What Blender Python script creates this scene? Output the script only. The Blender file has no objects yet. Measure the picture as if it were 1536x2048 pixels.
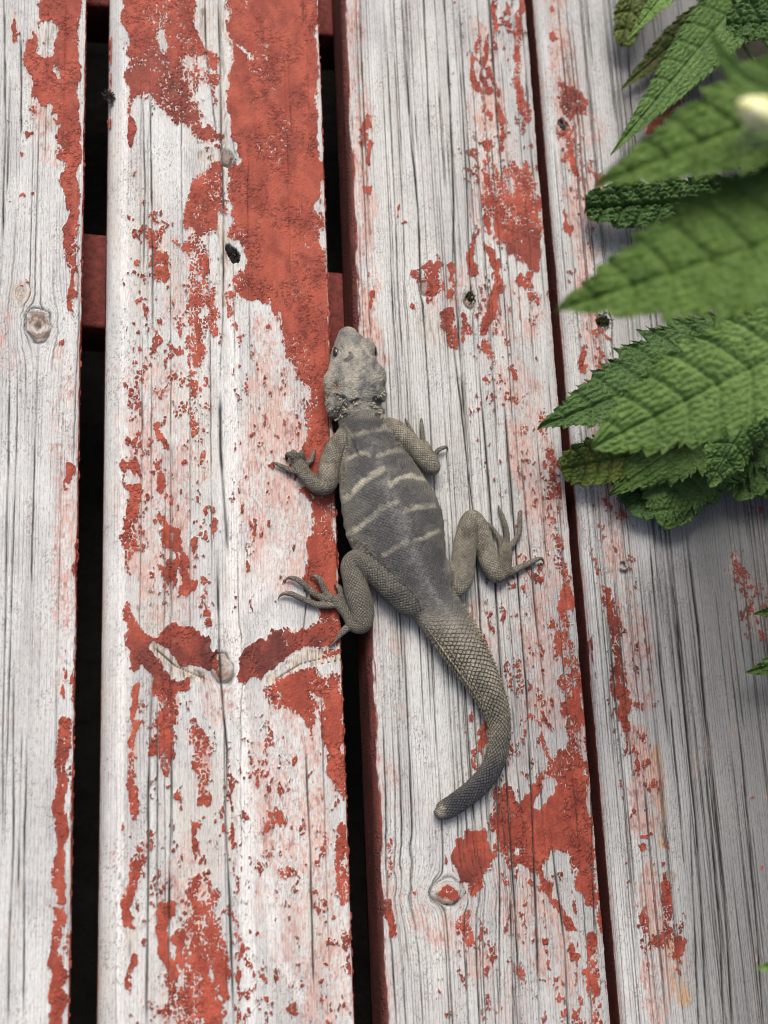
import bpy, bmesh, math, random
import numpy as np
from mathutils import Vector, Matrix

random.seed(7)
rng = np.random.default_rng(7)
SC = bpy.context.scene
COL = SC.collection

# ------------------------------------------------------------------ camera
FPX, W0, H0 = 2400.0, 1536.0, 2048.0          # focal length in photo pixels
CAM_H = 0.590                                  # metres above the boards
_a = -600.0
_N = np.array([_a, (FPX * FPX - 443.0 * _a) / 9684.0, FPX]); _N /= np.linalg.norm(_N)
_Y = np.array([-443.0, -9684.0, FPX]); _Y /= np.linalg.norm(_Y)
_Z = -_N
_X = np.cross(_Y, _Z); _X /= np.linalg.norm(_X)
RCW = np.stack([_X, _Y, _Z])                   # camera (right, down, forward) -> world
CAM = np.array([0.0, 0.0, CAM_H])


def at(px, py, z=0.0):
    """point of the place at height z seen at photo pixel px, py"""
    d = RCW @ np.array([px - W0 / 2, py - H0 / 2, FPX])
    t = (z - CAM_H) / d[2]
    return CAM + d * t


def to_px(x, y, z=0.0):
    v = np.stack([x, y, z + 0 * x], -1) - CAM
    c = v @ RCW
    return c[..., 0] / c[..., 2] * FPX + W0 / 2, c[..., 1] / c[..., 2] * FPX + H0 / 2


def ppm(z=0.0):
    """metres per photo pixel at height z (near the picture centre)"""
    return (CAM_H - z) / FPX / float(_N[2])


cd = bpy.data.cameras.new('camera')
cam = bpy.data.objects.new('camera', cd); COL.objects.link(cam)
cd.sensor_fit = 'VERTICAL'; cd.sensor_height = 36.0; cd.sensor_width = 27.0
cd.lens = 36.0 * FPX / H0
cd.clip_start = 0.005; cd.clip_end = 200
M = Matrix(((RCW[0, 0], -RCW[0, 1], -RCW[0, 2], 0), (RCW[1, 0], -RCW[1, 1], -RCW[1, 2], 0),
            (RCW[2, 0], -RCW[2, 1], -RCW[2, 2], 0), (0, 0, 0, 1)))
cam.matrix_world = Matrix.Translation(CAM) @ M
cd.dof.use_dof = True
cd.dof.focus_distance = float(np.dot(at(740, 1000, .008) - CAM, RCW[:, 2]))
cd.dof.aperture_fstop = 6.0
SC.camera = cam

# ------------------------------------------------------------------ light
SUN_EL, SUN_AZ = math.radians(56), math.radians(-14)     # azimuth from +Y towards +X
world = bpy.data.worlds.new('World'); SC.world = world; world.use_nodes = True
wn = world.node_tree
bg = wn.nodes['Background']
sky = wn.nodes.new('ShaderNodeTexSky'); sky.sky_type = 'NISHITA'; sky.sun_disc = False
sky.sun_elevation = SUN_EL; sky.sun_rotation = SUN_AZ
sky.air_density = 0.6; sky.dust_density = 7.0; sky.ozone_density = 0.0
wn.links.new(sky.outputs[0], bg.inputs[0]); bg.inputs[1].default_value = 0.13
sl = bpy.data.lights.new('sun', 'SUN'); sl.energy = 1.3; sl.angle = math.radians(26); sl.color = (1.0, 0.995, 0.985)
sun = bpy.data.objects.new('sun', sl); COL.objects.link(sun)
sd = Vector((math.sin(SUN_AZ) * math.cos(SUN_EL), math.cos(SUN_AZ) * math.cos(SUN_EL), math.sin(SUN_EL)))
sun.rotation_euler = sd.to_track_quat('Z', 'Y').to_euler()
vs = SC.view_settings
vs.view_transform = 'Standard'; vs.look = 'None'; vs.gamma = 1.0; vs.exposure = 0.72
vs.use_curve_mapping = False
SC.cycles.max_bounces = 6; SC.cycles.diffuse_bounces = 3; SC.cycles.glossy_bounces = 2; SC.cycles.transmission_bounces = 3; SC.cycles.filter_width = 1.1

# ------------------------------------------------------------------ numpy noise
_TAB = np.random.default_rng(99).random((1024, 1024))


def _hash(ix, iy, seed):
    return _TAB[(iy.astype(np.int64) + seed * 613) & 1023, (ix.astype(np.int64) + seed * 389) & 1023]


def vnoise(x, y, seed=0):
    ix = np.floor(x); iy = np.floor(y); fx = x - ix; fy = y - iy
    fx = fx * fx * (3 - 2 * fx); fy = fy * fy * (3 - 2 * fy)
    a = _hash(ix, iy, seed); b = _hash(ix + 1, iy, seed); c = _hash(ix, iy + 1, seed); d = _hash(ix + 1, iy + 1, seed)
    return (a + (b - a) * fx) * (1 - fy) + (c + (d - c) * fx) * fy


def fbm(x, y, seed=0, oct=4, gain=0.5):
    s = 0; a = 1; t = 0
    for o in range(oct):
        s = s + a * vnoise(x * 2 ** o + 17.3 * o, y * 2 ** o - 9.1 * o, seed + o); t += a; a *= gain
    return s / t * 2 - 1


def voro(x, y, seed=0):
    ix = np.floor(x); iy = np.floor(y)
    f1 = np.full(x.shape, 9.0); f2 = np.full(x.shape, 9.0); cid = np.zeros(x.shape)
    for dx in (-1, 0, 1):
        for dy in (-1, 0, 1):
            cx = ix + dx; cy = iy + dy
            jx = cx + 0.1 + 0.8 * _hash(cx, cy, seed); jy = cy + 0.1 + 0.8 * _hash(cx, cy, seed + 5)
            d = np.hypot(x - jx, y - jy); r = _hash(cx, cy, seed + 11)
            n = d < f1
            f2 = np.where(n, f1, np.minimum(f2, d)); cid = np.where(n, r, cid); f1 = np.where(n, d, f1)
    return cid, f2 - f1


def sstep(a, b, x):
    t = np.clip((x - a) / (b - a), 0, 1)
    return t * t * (3 - 2 * t)


# ------------------------------------------------------------------ wear maps, laid out over the boards
RS = 3.0; RX0, RY0 = -120.0, -120.0
RNX, RNY = int((1800 + 120) / RS), int((2180 + 120) / RS)
GX, GY = np.meshgrid(RX0 + RS * np.arange(RNX), RY0 + RS * np.arange(RNY))


class Wear:
    def __init__(s):
        s.m = np.zeros((RNY, RNX))

    def _win(s, x0, x1, y0, y1):
        i0 = max(0, int((x0 - RX0) / RS)); i1 = min(RNX, int((x1 - RX0) / RS) + 2)
        j0 = max(0, int((y0 - RY0) / RS)); j1 = min(RNY, int((y1 - RY0) / RS) + 2)
        return slice(j0, j1), slice(i0, i1)

    def _put(s, w, v, mode):
        if mode == 'max':
            s.m[w] = np.maximum(s.m[w], v)
        else:
            s.m[w] *= (1 - v)

    def stroke(s, val, pts, mode='max'):
        P = [p if len(p) == 3 else (p[0], p[1], pts[0][2]) for p in pts]
        if len(P) == 1:
            P = P * 2
        mw = max(p[2] for p in P) * 1.5 + 4
        w = s._win(min(p[0] for p in P) - mw, max(p[0] for p in P) + mw, min(p[1] for p in P) - mw, max(p[1] for p in P) + mw)
        x = GX[w]; y = GY[w]; best = np.zeros(x.shape)
        for (ax, ay, aw), (bx, by, bw) in zip(P[:-1], P[1:]):
            dx, dy = bx - ax, by - ay; L = dx * dx + dy * dy
            t = np.clip(((x - ax) * dx + (y - ay) * dy) / L, 0, 1) if L > 0 else 0 * x
            d = np.hypot(x - ax - t * dx, y - ay - t * dy); r = aw + (bw - aw) * t
            best = np.maximum(best, 1 - sstep(0.55, 1.35, d / r))
        s._put(w, best * val, mode)

    def poly(s, val, P, soft=14.0, mode='max'):
        w = s._win(min(p[0] for p in P) - soft * 2, max(p[0] for p in P) + soft * 2, min(p[1] for p in P) - soft * 2, max(p[1] for p in P) + soft * 2)
        x = GX[w]; y = GY[w]; d = np.full(x.shape, 1e9); ins = np.zeros(x.shape, bool)
        for (ax, ay), (bx, by) in zip(P, P[1:] + P[:1]):
            dx, dy = bx - ax, by - ay; L = dx * dx + dy * dy + 1e-9
            t = np.clip(((x - ax) * dx + (y - ay) * dy) / L, 0, 1)
            d = np.minimum(d, np.hypot(x - ax - t * dx, y - ay - t * dy))
            c = ((ay > y) != (by > y)) & (x < dx * (y - ay) / (by - ay + 1e-9) + ax)
            ins ^= c
        sd = np.where(ins, d, -d)
        s._put(w, sstep(-soft * 0.6, soft, sd) * val, mode)

    def sample(s, px, py):
        u = np.clip((px - RX0) / RS, 0, RNX - 1.001); v = np.clip((py - RY0) / RS, 0, RNY - 1.001)
        i = u.astype(int); j = v.astype(int); fu = u - i; fv = v - j
        m = s.m
        return (m[j, i] * (1 - fu) + m[j, i + 1] * fu) * (1 - fv) + (m[j + 1, i] * (1 - fu) + m[j + 1, i + 1] * fu) * fv


def build_wear():
    paint, pink, brown, tan, hole, bare = Wear(), Wear(), Wear(), Wear(), Wear(), Wear()
    bare.stroke(1, [(466, 640, 10), (464, 900, 13), (470, 1240, 14), (482, 1400, 12), (490, 1700, 14), (500, 2100, 15)]); bare.stroke(.8, [(248, 100, 6), (246, 1000, 8), (236, 2100, 9)])  # pale bare strip by the split; arris highlight painted as a light line
    bare.stroke(.7, [(480, 1500, 10), (560, 1920, 14), (600, 2000, 10)]); bare.stroke(.6, [(430, 1250, 30), (520, 1180, 30), (540, 1100, 20)])
    S, Pl = paint.stroke, paint.poly
    # --- second board
    Pl(.24, [(255, 430), (440, 430), (440, 1260), (250, 1260)], 40)
    Pl(.15, [(460, 640), (600, 700), (600, 1230), (470, 1230)], 40)
    Pl(.17, [(250, 1400), (690, 1400), (705, 2100), (240, 2100)], 40)
    Pl(1, [(454, -60), (634, -60), (642, 300), (654, 600), (666, 800), (672, 1000), (680, 1150), (688, 1250), (640, 1240), (612, 1195), (606, 1140), (612, 1080), (620, 1010), (598, 990), (614, 960), (602, 900), (618, 840), (600, 780), (575, 720), (565, 640), (545, 606), (480, 598), (452, 560)], 12)
    Pl(.95, [(246, -60), (400, -60), (392, 40), (412, 90), (440, 110), (440, 290), (400, 290), (370, 255), (330, 230), (300, 205), (275, 195), (252, 260), (244, 150)], 14)
    S(.38, [(385, 130, 30), (400, 190, 26)], 'erase'); S(.6, [(330, 30, 10), (322, 90, 8)], 'erase')
    S(.75, [(405, 180, 14), (420, 230, 20), (432, 260, 10)], 'erase')
    S(.9, [(400, -20, 8), (412, 60, 10), (412, 85, 4)], 'erase')
    Pl(.95, [(395, 288), (445, 296), (448, 440), (436, 470), (385, 490), (362, 440), (375, 380), (408, 330)], 12)
    S(.80, [(388, 480, 26), (400, 560, 26), (392, 640, 20), (386, 730, 14)])
    S(.76, [(425, 590, 18), (432, 670, 10)]); S(.72, [(470, 600, 14), (475, 690, 8)])
    S(.72, [(258, 240, 9), (256, 295, 7)])
    S(.64, [(300, 470, 18), (330, 540, 26)])
    for x, y, r in [(262, 350, 5), (283, 385, 5), (288, 410, 7), (263, 440, 6), (312, 445, 7), (266, 520, 7), (290, 520, 6), (266, 605, 9), (312, 640, 7), (305, 655, 6), (262, 540, 5), (320, 460, 7), (340, 440, 7), (345, 480, 8), (282, 725, 7), (300, 735, 6), (262, 770, 6), (295, 760, 6), (270, 665, 4), (340, 690, 5), (360, 705, 6), (540, 655, 8), (565, 868, 6), (420, 765, 6)]:
        S(.74, [(x, y, r)])
    S(.68, [(326, 775, 14), (345, 760, 14), (395, 772, 16), (405, 790, 10)]); S(.70, [(388, 690, 12), (386, 735, 16)])
    S(.68, [(388, 825, 9), (390, 870, 9)]); S(.62, [(318, 850, 6), (328, 890, 7)]); S(.66, [(412, 790, 8), (418, 815, 6)])
    S(.68, [(268, 918, 8), (290, 945, 9)]); S(.68, [(322, 945, 8), (335, 990, 9), (345, 998, 8)]); S(.66, [(400, 915, 10), (417, 955, 10)])
    S(.82, [(264, 965, 10), (272, 1000, 16), (268, 1055, 17), (263, 1145, 6)])
    S(.86, [(345, 1060, 18), (350, 1100, 24), (345, 1140, 26), (370, 1172, 22)]); S(.64, [(395, 1070, 7), (392, 1140, 7)])
    S(.70, [(398, 1165, 8), (408, 1240, 10)])
    Pl(1, [(245, 1215), (262, 1190), (275, 1235), (300, 1265), (345, 1240), (385, 1255), (412, 1275), (436, 1310), (442, 1366), (400, 1362), (350, 1390), (366, 1440), (335, 1440), (290, 1340), (258, 1335)], 10)
    Pl(1, [(478, 1310), (510, 1290), (560, 1262), (600, 1250), (640, 1232), (684, 1236), (690, 1290), (600, 1325), (540, 1352), (480, 1368)], 10)
    Pl(.95, [(540, 1365), (620, 1338), (690, 1345), (695, 1440), (698, 1560), (684, 1600), (655, 1560), (640, 1500), (610, 1470), (580, 1440), (545, 1430), (530, 1385)], 14)
    S(.8, [(632, 1400, 8), (640, 1490, 8)], 'erase')
    S(1, [(305, 1290, 9), (350, 1335, 16), (422, 1366, 12)], 'erase'); S(1, [(545, 1362, 10), (600, 1325, 16), (690, 1300, 22)], 'erase')
    S(.9, [(655, 1305, 12), (680, 1300, 6)])
    S(.82, [(380, 1460, 18), (402, 1500, 24), (400, 1600, 16)]); S(.74, [(345, 1400, 20), (325, 1440, 16), (325, 1490, 18), (328, 1550, 12)])
    S(.72, [(270, 1370, 9), (268, 1400, 6), (272, 1450, 12), (266, 1540, 10), (270, 1620, 10)])
    S(.70, [(392, 1630, 10), (402, 1725, 10)])
    S(.92, [(268, 1735, 12), (262, 1800, 15), (257, 1850, 12)]); S(.86, [(268, 1915, 11), (258, 1975, 11)])
    Pl(.84, [(378, 1750), (415, 1740), (445, 1820), (455, 1950), (440, 2080), (325, 2080), (340, 1960), (345, 1870)], 24)
    S(.85, [(330, 1820, 13), (322, 1870, 15), (335, 1930, 13), (340, 2048, 12)])
    S(.9, [(395, 1900, 22), (400, 2000, 20)])
    S(.82, [(680, 1655, 12), (688, 1720, 20), (690, 1800, 12)]); S(.74, [(672, 1845, 10), (700, 1880, 12)])
    S(.60, [(560, 1740, 18)]); S(.58, [(565, 1640, 10)]); S(.66, [(702, 1910, 7), (705, 1950, 6)])
    S(.60, [(452, 1500, 5), (466, 1700, 5), (474, 2060, 5)])
    S(.97, [(447, 20, 5), (447, 110, 5), (443, 200, 12), (446, 290, 8)], 'erase'); S(.95, [(455, 300, 10), (448, 370, 6)], 'erase')
    S(1, [(437, 430, 7), (448, 490, 14), (470, 520, 24), (450, 570, 9), (447, 610, 8)], 'erase')
    S(1, [(470, 500, 18), (486, 545, 6)], 'erase')
    S(.9, [(400, 312, 12), (470, 318, 14)], 'erase')
    S(.9, [(470, 100, 3), (505, 115, 3)], 'erase')
    S(.8, [(440, 720, 14), (440, 1250, 14)], 'erase')
    # --- first board
    Pl(.97, [(70, 60), (100, -60), (170, -60), (160, 60), (158, 180), (163, 300), (156, 420), (160, 560), (142, 645), (132, 560), (130, 420), (120, 330), (112, 250), (100, 220), (62, 190), (40, 120), (55, 60)], 12)
    S(.9, [(95, 100, 18), (95, 60, 22)], 'erase'); S(.7, [(105, 150, 10)], 'erase')
    S(.70, [(28, 20, 6), (36, 75, 8)]); S(.72, [(70, 210, 7), (62, 235, 7)])
    for x, y, r in [(60, 280, 6), (50, 315, 5), (65, 385, 5), (42, 395, 6), (20, 245, 5), (15, 410, 4), (36, 570, 7), (50, 560, 6), (134, 690, 7), (140, 740, 5), (126, 1245, 9), (130, 1305, 5), (118, 660, 4)]:
        S(.74, [(x, y, r)])
    S(.78, [(138, 935, 6), (132, 985, 9)])
    S(.70, [(133, 1340, 6), (128, 1390, 6)])
    S(.97, [(124, 1440, 11), (124, 1540, 13), (118, 1700, 9), (122, 1790, 9)]); S(.97, [(118, 1815, 12), (116, 1900, 12), (110, 1990, 12), (104, 2080, 13)])
    S(.55, [(168, 640, 5), (152, 1300, 5), (140, 2080, 5)])
    # --- third board
    Pl(.17, [(900, -60), (1040, -60), (1120, 1000), (1180, 1500), (1220, 2100), (880, 2100), (900, 1700), (960, 1300)], 60)
    for p in ([(730, 240, 6), (728, 262, 5)], [(732, 275, 6), (735, 325, 9)], [(733, 372, 10)], [(743, 555, 7)], [(744, 590, 8), (746, 615, 6)], [(790, 410, 3), (792, 440, 3)], [(805, 460, 4)], [(868, 420, 4)], [(833, 542, 7), (845, 555, 8)], [(832, 605, 6)]):
        S(.85, p)
    S(.82, [(948, 70, 5), (950, 160, 10), (972, 175, 6)]); S(.70, [(985, -20, 5), (990, 200, 6), (1002, 300, 5)])
    S(.80, [(1035, -20, 8), (1042, 110, 8), (1034, 145, 9), (1045, 200, 10), (1055, 240, 9)]); S(.72, [(960, 180, 5), (972, 300, 5), (990, 390, 5)])
    S(.74, [(968, 70, 4), (974, 170, 6)])
    Pl(.84, [(970, 370), (1000, 340), (1060, 320), (1080, 420), (1088, 520), (1078, 545), (1040, 540), (1010, 500), (970, 470), (960, 410)], 20)
    Pl(1, [(1030, 400), (1072, 410), (1086, 500), (1084, 540), (1050, 540), (1030, 500)], 12)
    S(.92, [(975, 480, 8), (996, 520, 12), (1000, 570, 9), (985, 640, 10), (975, 672, 10)]); S(.86, [(948, 470, 6), (946, 520, 11), (950, 550, 6)])
    S(.94, [(845, 530, 8), (870, 530, 18), (868, 575, 14), (862, 600, 6)]); S(.74, [(902, 520, 8), (905, 560, 10), (893, 600, 6)])
    S(.68, [(1050, 560, 14), (1070, 600, 16), (1062, 640, 16)])
    S(.96, [(890, 635, 9), (908, 690, 9)]); S(.94, [(922, 640, 7), (925, 690, 7)]); S(.93, [(935, 660, 8), (940, 672, 9)])
    S(.72, [(975, 690, 6), (985, 730, 6)]); S(.68, [(1020, 690, 6), (1025, 760, 6)]); S(.72, [(968, 770, 9)]); S(.7, [(985, 690, 4), (1008, 790, 5)])
    S(.62, [(1085, 830, 8), (1098, 900, 18), (1100, 1000, 20), (1110, 1100, 18)])
    S(.82, [(1120, 1120, 14), (1130, 1200, 16), (1128, 1240, 20), (1135, 1330, 18)]); S(.80, [(1140, 1330, 22), (1150, 1400, 24), (1160, 1490, 26)])
    S(.84, [(1075, 1370, 6), (1100, 1460, 8)]); S(.80, [(1074, 1450, 5), (1110, 1540, 7)]); S(.72, [(1050, 1430, 8), (1060, 1440, 8)])
    S(.74, [(1080, 1290, 8), (1090, 1320, 6)])
    Pl(.93, [(985, 1575), (1020, 1560), (1040, 1600), (1090, 1540), (1130, 1490), (1172, 1480), (1188, 1600), (1200, 1720), (1210, 1860), (1195, 1870), (1165, 1800), (1140, 1720), (1120, 1700), (1085, 1730), (1010, 1725), (985, 1690)], 16)
    S(1, [(1150, 1560, 30), (1165, 1680, 26), (1185, 1800, 18)])
    S(.9, [(1100, 1570, 14), (1075, 1620, 10)], 'erase'); S(.8, [(1040, 1690, 14)], 'erase')
    Pl(1, [(905, 1690), (930, 1658), (965, 1652), (985, 1700), (972, 1790), (940, 1792), (910, 1745)], 8)
    S(.95, [(890, 1776, 14), (906, 1784, 12)])
    S(.72, [(925, 1840, 16), (932, 1885, 14)]); S(.55, [(830, 1800, 14)]); S(.74, [(776, 1690, 6), (780, 1760, 6)]); S(.8, [(782, 1810, 8), (786, 1860, 7)])
    S(.72, [(1185, 1880, 16), (1190, 1980, 16), (1196, 2050, 14)]); S(.78, [(1070, 1720, 8), (1120, 1810, 9), (1150, 1860, 9)])
    S(.70, [(1000, 1740, 8), (1020, 1760, 8)]); S(.6, [(1150, 1920, 9), (1160, 2050, 9)]); S(.62, [(1090, 1880, 7), (1115, 2000, 7)])
    S(.92, [(966, 1428, 7), (974, 1492, 6)]); S(.70, [(970, 1270, 4), (960, 1340, 5)])
    # --- fourth board
    for p in ([(1116, 15, 8)], [(1110, 78, 9)], [(1124, 100, 5)], [(1134, 115, 7)]):
        S(.86, p)
    Pl(1, [(1108, 215), (1120, 150), (1150, 178), (1180, 200), (1178, 235), (1145, 252), (1112, 236)], 10)
    S(.80, [(1112, 285, 8), (1135, 265, 14), (1138, 320, 12), (1142, 350, 6)])
    S(.66, [(1135, 420, 4), (1146, 475, 7)]); S(.74, [(1165, 705, 5), (1168, 745, 6)]); S(.6, [(1200, 660, 5), (1215, 680, 5)])
    S(.93, [(1212, 1185, 8), (1226, 1240, 11), (1226, 1300, 9), (1240, 1330, 14), (1248, 1390, 22), (1250, 1440, 14), (1250, 1465, 6)])
    S(.52, [(1470, 1130, 24), (1510, 1190, 36), (1525, 1260, 34)]); S(.48, [(1510, 1030, 24)])
    S(.88, [(1300, 1815, 9), (1286, 1860, 9), (1296, 1880, 8), (1318, 1900, 9), (1332, 1850, 11), (1330, 1780, 11)]); S(.9, [(1342, 1885, 9), (1348, 1905, 9)])
    S(.76, [(1290, 1930, 6), (1300, 1960, 6)]); S(.8, [(1345, 1945, 8)]); S(.82, [(1278, 1680, 6), (1302, 1672, 5)]); S(.82, [(1280, 1702, 7)])
    S(.85, [(1508, 1605, 6)]); S(.85, [(1526, 1735, 6)])
    S(.97, [(1360, 180, 26), (1320, 240, 20), (1305, 265, 10)])
    S(.20, [(1160, 300, 40), (1190, 700, 30), (1250, 1300, 40), (1320, 1900, 50)])
    # --- pink stain left where the paint has worn off
    K = pink.stroke
    K(.74, [(560, 660, 50), (550, 820, 74), (540, 1000, 76), (560, 1140, 60)]); K(.70, [(300, 760, 74), (310, 950, 80), (330, 1200, 70)])
    K(.68, [(590, 1420, 74), (570, 1580, 90), (570, 1780, 80), (640, 1980, 74)]); K(.5, [(370, 620, 60)]); K(.55, [(380, 1720, 60), (360, 2000, 60)])
    K(.55, [(420, 1400, 40), (500, 1420, 40)]); K(.62, [(640, 1700, 50), (690, 2000, 40)])
    K(.60, [(100, 150, 50), (100, 300, 30)]); K(.55, [(130, 700, 20), (128, 950, 26), (120, 1380, 20)]); K(.4, [(30, 640, 40), (15, 720, 30)]); K(.4, [(5, 1760, 12)])
    K(.72, [(708, 0, 14), (740, 600, 22), (750, 720, 30)]); K(.66, [(960, 60, 30), (990, 300, 40), (980, 450, 40)]); K(.66, [(900, 560, 60), (1040, 640, 60)])
    K(.72, [(1030, 760, 50), (1070, 950, 55), (1090, 1200, 55), (1100, 1400, 70)]); K(.6, [(960, 1230, 30), (985, 1330, 20)]); K(.6, [(810, 1430, 20)])
    K(.72, [(930, 1870, 40), (960, 1920, 40), (860, 1840, 40)]); K(.66, [(1040, 1780, 70), (1130, 1950, 60)]); K(.5, [(775, 1450, 18), (790, 1950, 18)])
    K(.5, [(760, 1260, 24), (800, 1300, 20)])
    K(.80, [(1110, -20, 24), (1135, 250, 36), (1160, 400, 26)]); K(.74, [(1160, 400, 22), (1180, 620, 24), (1205, 850, 26), (1225, 1080, 22), (1260, 1250, 34), (1290, 1400, 36)])
    K(1, [(1268, 1470, 26), (1290, 1560, 38), (1292, 1650, 34)]); K(.82, [(1295, 1750, 26), (1310, 1880, 34), (1320, 2030, 30)]); K(.6, [(1180, 260, 40)])
    K(.45, [(1380, 1550, 20), (1420, 1480, 14)])
    pink.stroke(.8, [(685, 1300, 10), (540, 1362, 10)], 'erase')
    # --- darker, older coats
    K = brown.stroke
    K(.6, [(300, 150, 60), (420, 280, 40)]); K(.45, [(400, 460, 40)]); K(.9, [(300, 1320, 50), (420, 1310, 60), (540, 1310, 50), (620, 1270, 30)]); K(1, [(935, 1735, 40)])
    K(.5, [(1060, 500, 60)]); K(.6, [(1145, 215, 50)]); K(.7, [(1230, 1300, 60)]); K(.6, [(1310, 1860, 60)]); K(.6, [(1500, 1200, 80)]); K(.9, [(1340, 220, 60)]); K(.4, [(900, 660, 40)])
    # --- bare tan timber (torn or knotty)
    K = tan.stroke
    K(1, [(305, 1290, 8), (350, 1335, 14), (422, 1366, 10)]); K(1, [(545, 1362, 9), (600, 1325, 15), (690, 1300, 22)]); K(.8, [(437, 430, 7), (450, 500, 14), (450, 610, 8)])
    K(.8, [(410, 20, 8), (412, 80, 8)]); K(.7, [(445, 20, 5), (444, 290, 8), (448, 380, 6)]); K(.5, [(78, 652, 22)]); K(.7, [(42, 585, 26)]); K(.8, [(400, 312, 12), (470, 316, 14)])
    K(.6, [(262, 1860, 16), (265, 1900, 14)]); K(.5, [(105, 75, 30), (95, 240, 26)])
    K(.9, [(1316, 1500, 10), (1324, 1690, 9)]); K(.9, [(1345, 1890, 18), (1360, 1990, 22)]); K(.6, [(1340, 1755, 12)]); K(.5, [(870, 650, 40)])
    # --- rot holes
    K = hole.stroke
    K(1, [(460, 498, 11), (470, 520, 12)]); K(.9, [(1116, 250, 9), (1126, 262, 8)]); K(1, [(938, 598, 11)]); K(1, [(1207, 645, 11)])
    return paint, pink, brown, tan, hole, bare


PAINT, PINK, BROWN, TAN, HOLE, BARE_LIGHT = build_wear()

# ------------------------------------------------------------------ helpers for objects and materials
def mesh_obj(name, verts, faces, mat=None, parent=None, smooth=True):
    me = bpy.data.meshes.new(name)
    me.from_pydata([tuple(map(float, v)) for v in verts], [], faces)
    if smooth:
        me.polygons.foreach_set('use_smooth', [True] * len(me.polygons))
    if mat:
        me.materials.append(mat)
    o = bpy.data.objects.new(name, me); COL.objects.link(o)
    if parent:
        o.parent = parent
    return o


def grid_mesh(name, V, ni, nj, wrap=False):
    """quads over V[ni*nj]; wrap closes the j direction"""
    i = np.arange(ni - 1)[:, None]; j = np.arange(nj if wrap else nj - 1)[None, :]
    j2 = (j + 1) % nj
    q = np.stack([i * nj + j, i * nj + j2, (i + 1) * nj + j2, (i + 1) * nj + j], -1).reshape(-1, 4)
    me = bpy.data.meshes.new(name)
    me.vertices.add(len(V)); me.vertices.foreach_set('co', V.astype(np.float32).ravel())
    me.loops.add(q.size); me.loops.foreach_set('vertex_index', q.astype(np.int32).ravel())
    me.polygons.add(len(q)); me.polygons.foreach_set('loop_start', np.arange(0, q.size, 4, dtype=np.int32))
    me.update(calc_edges=True); me.validate()
    me.polygons.foreach_set('use_smooth', np.ones(len(me.polygons), bool))
    return me


def attr(me, name, data, typ='FLOAT'):
    a = me.attributes.new(name, typ, 'POINT')
    key = {'FLOAT': 'value', 'FLOAT_VECTOR': 'vector', 'FLOAT_COLOR': 'color'}[typ]
    a.data.foreach_set(key, np.ascontiguousarray(data, dtype=np.float32).ravel())


def empty(name, loc, label=None, cat=None, group=None):
    o = bpy.data.objects.new(name, None); COL.objects.link(o); o.location = tuple(loc); o.empty_display_size = 0.02
    tag(o, label, cat, group); return o


def tag(o, label=None, cat=None, group=None, kind=None):
    for k, v in (('label', label), ('category', cat), ('group', group), ('kind', kind)):
        if v:
            o[k] = v
    return o


def adopt(child, parent):
    """parent while leaving world coordinates in the mesh where they are"""
    child.parent = parent
    child.matrix_parent_inverse = Matrix.Translation(parent.location).inverted()
    return child


class NT:
    """small node-tree writer"""
    def __init__(s, name):
        s.m = bpy.data.materials.new(name); s.m.use_nodes = True; s.t = s.m.node_tree
        s.b = s.t.nodes['Principled BSDF']; s.out = s.t.nodes['Material Output']

    def n(s, typ, **kw):
        nd = s.t.nodes.new(typ)
        for k, v in kw.items():
            setattr(nd, k, v)
        return nd

    def put(s, sock, v):
        if hasattr(v, 'is_output'):
            s.t.links.new(v, sock)
        elif v is not None:
            sock.default_value = v

    def attr(s, name, out='Fac'):
        return s.n('ShaderNodeAttribute', attribute_name=name).outputs[out]

    def math(s, op, a, b=None, c=None, clamp=False):
        nd = s.n('ShaderNodeMath', operation=op, use_clamp=clamp)
        for i, v in enumerate((a, b, c)):
            s.put(nd.inputs[i], v)
        return nd.outputs[0]

    def scale(s, vec, sc, loc=(0, 0, 0)):
        nd = s.n('ShaderNodeMapping'); s.put(nd.inputs['Vector'], vec)
        nd.inputs['Scale'].default_value = sc; nd.inputs['Location'].default_value = loc
        return nd.outputs[0]

    def noise(s, vec, scale=1.0, detail=3.0, rough=0.55, dist=0.0, out=0):
        nd = s.n('ShaderNodeTexNoise'); s.put(nd.inputs['Vector'], vec)
        nd.inputs['Scale'].default_value = scale; nd.inputs['Detail'].default_value = detail
        nd.inputs['Roughness'].default_value = rough; nd.inputs['Distortion'].default_value = dist
        return nd.outputs[out]

    def voro(s, vec, scale=1.0, feature='F1', out='Distance', rand=1.0):
        nd = s.n('ShaderNodeTexVoronoi', feature=feature); s.put(nd.inputs['Vector'], vec)
        nd.inputs['Scale'].default_value = scale; nd.inputs['Randomness'].default_value = rand
        return nd.outputs[out]

    def ss(s, v, a, b, lo=0.0, hi=1.0):
        nd = s.n('ShaderNodeMapRange', interpolation_type='SMOOTHSTEP'); s.put(nd.inputs[0], v)
        for i, x in enumerate((a, b, lo, hi)):
            nd.inputs[i + 1].default_value = x
        return nd.outputs[0]

    def mix(s, f, a, b, blend='MIX'):
        nd = s.n('ShaderNodeMix', data_type='RGBA', blend_type=blend)
        s.put(nd.inputs[0], f)
        for i, v in ((6, a), (7, b)):
            s.put(nd.inputs[i], (*v, 1.0) if isinstance(v, tuple) and len(v) == 3 else v)
        return nd.outputs[2]

    def bump(s, h, dist, strength=1.0, normal=None):
        nd = s.n('ShaderNodeBump'); s.put(nd.inputs['Height'], h)
        nd.inputs['Distance'].default_value = dist; nd.inputs['Strength'].default_value = strength
        s.put(nd.inputs['Normal'], normal)
        return nd.outputs[0]


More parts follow.
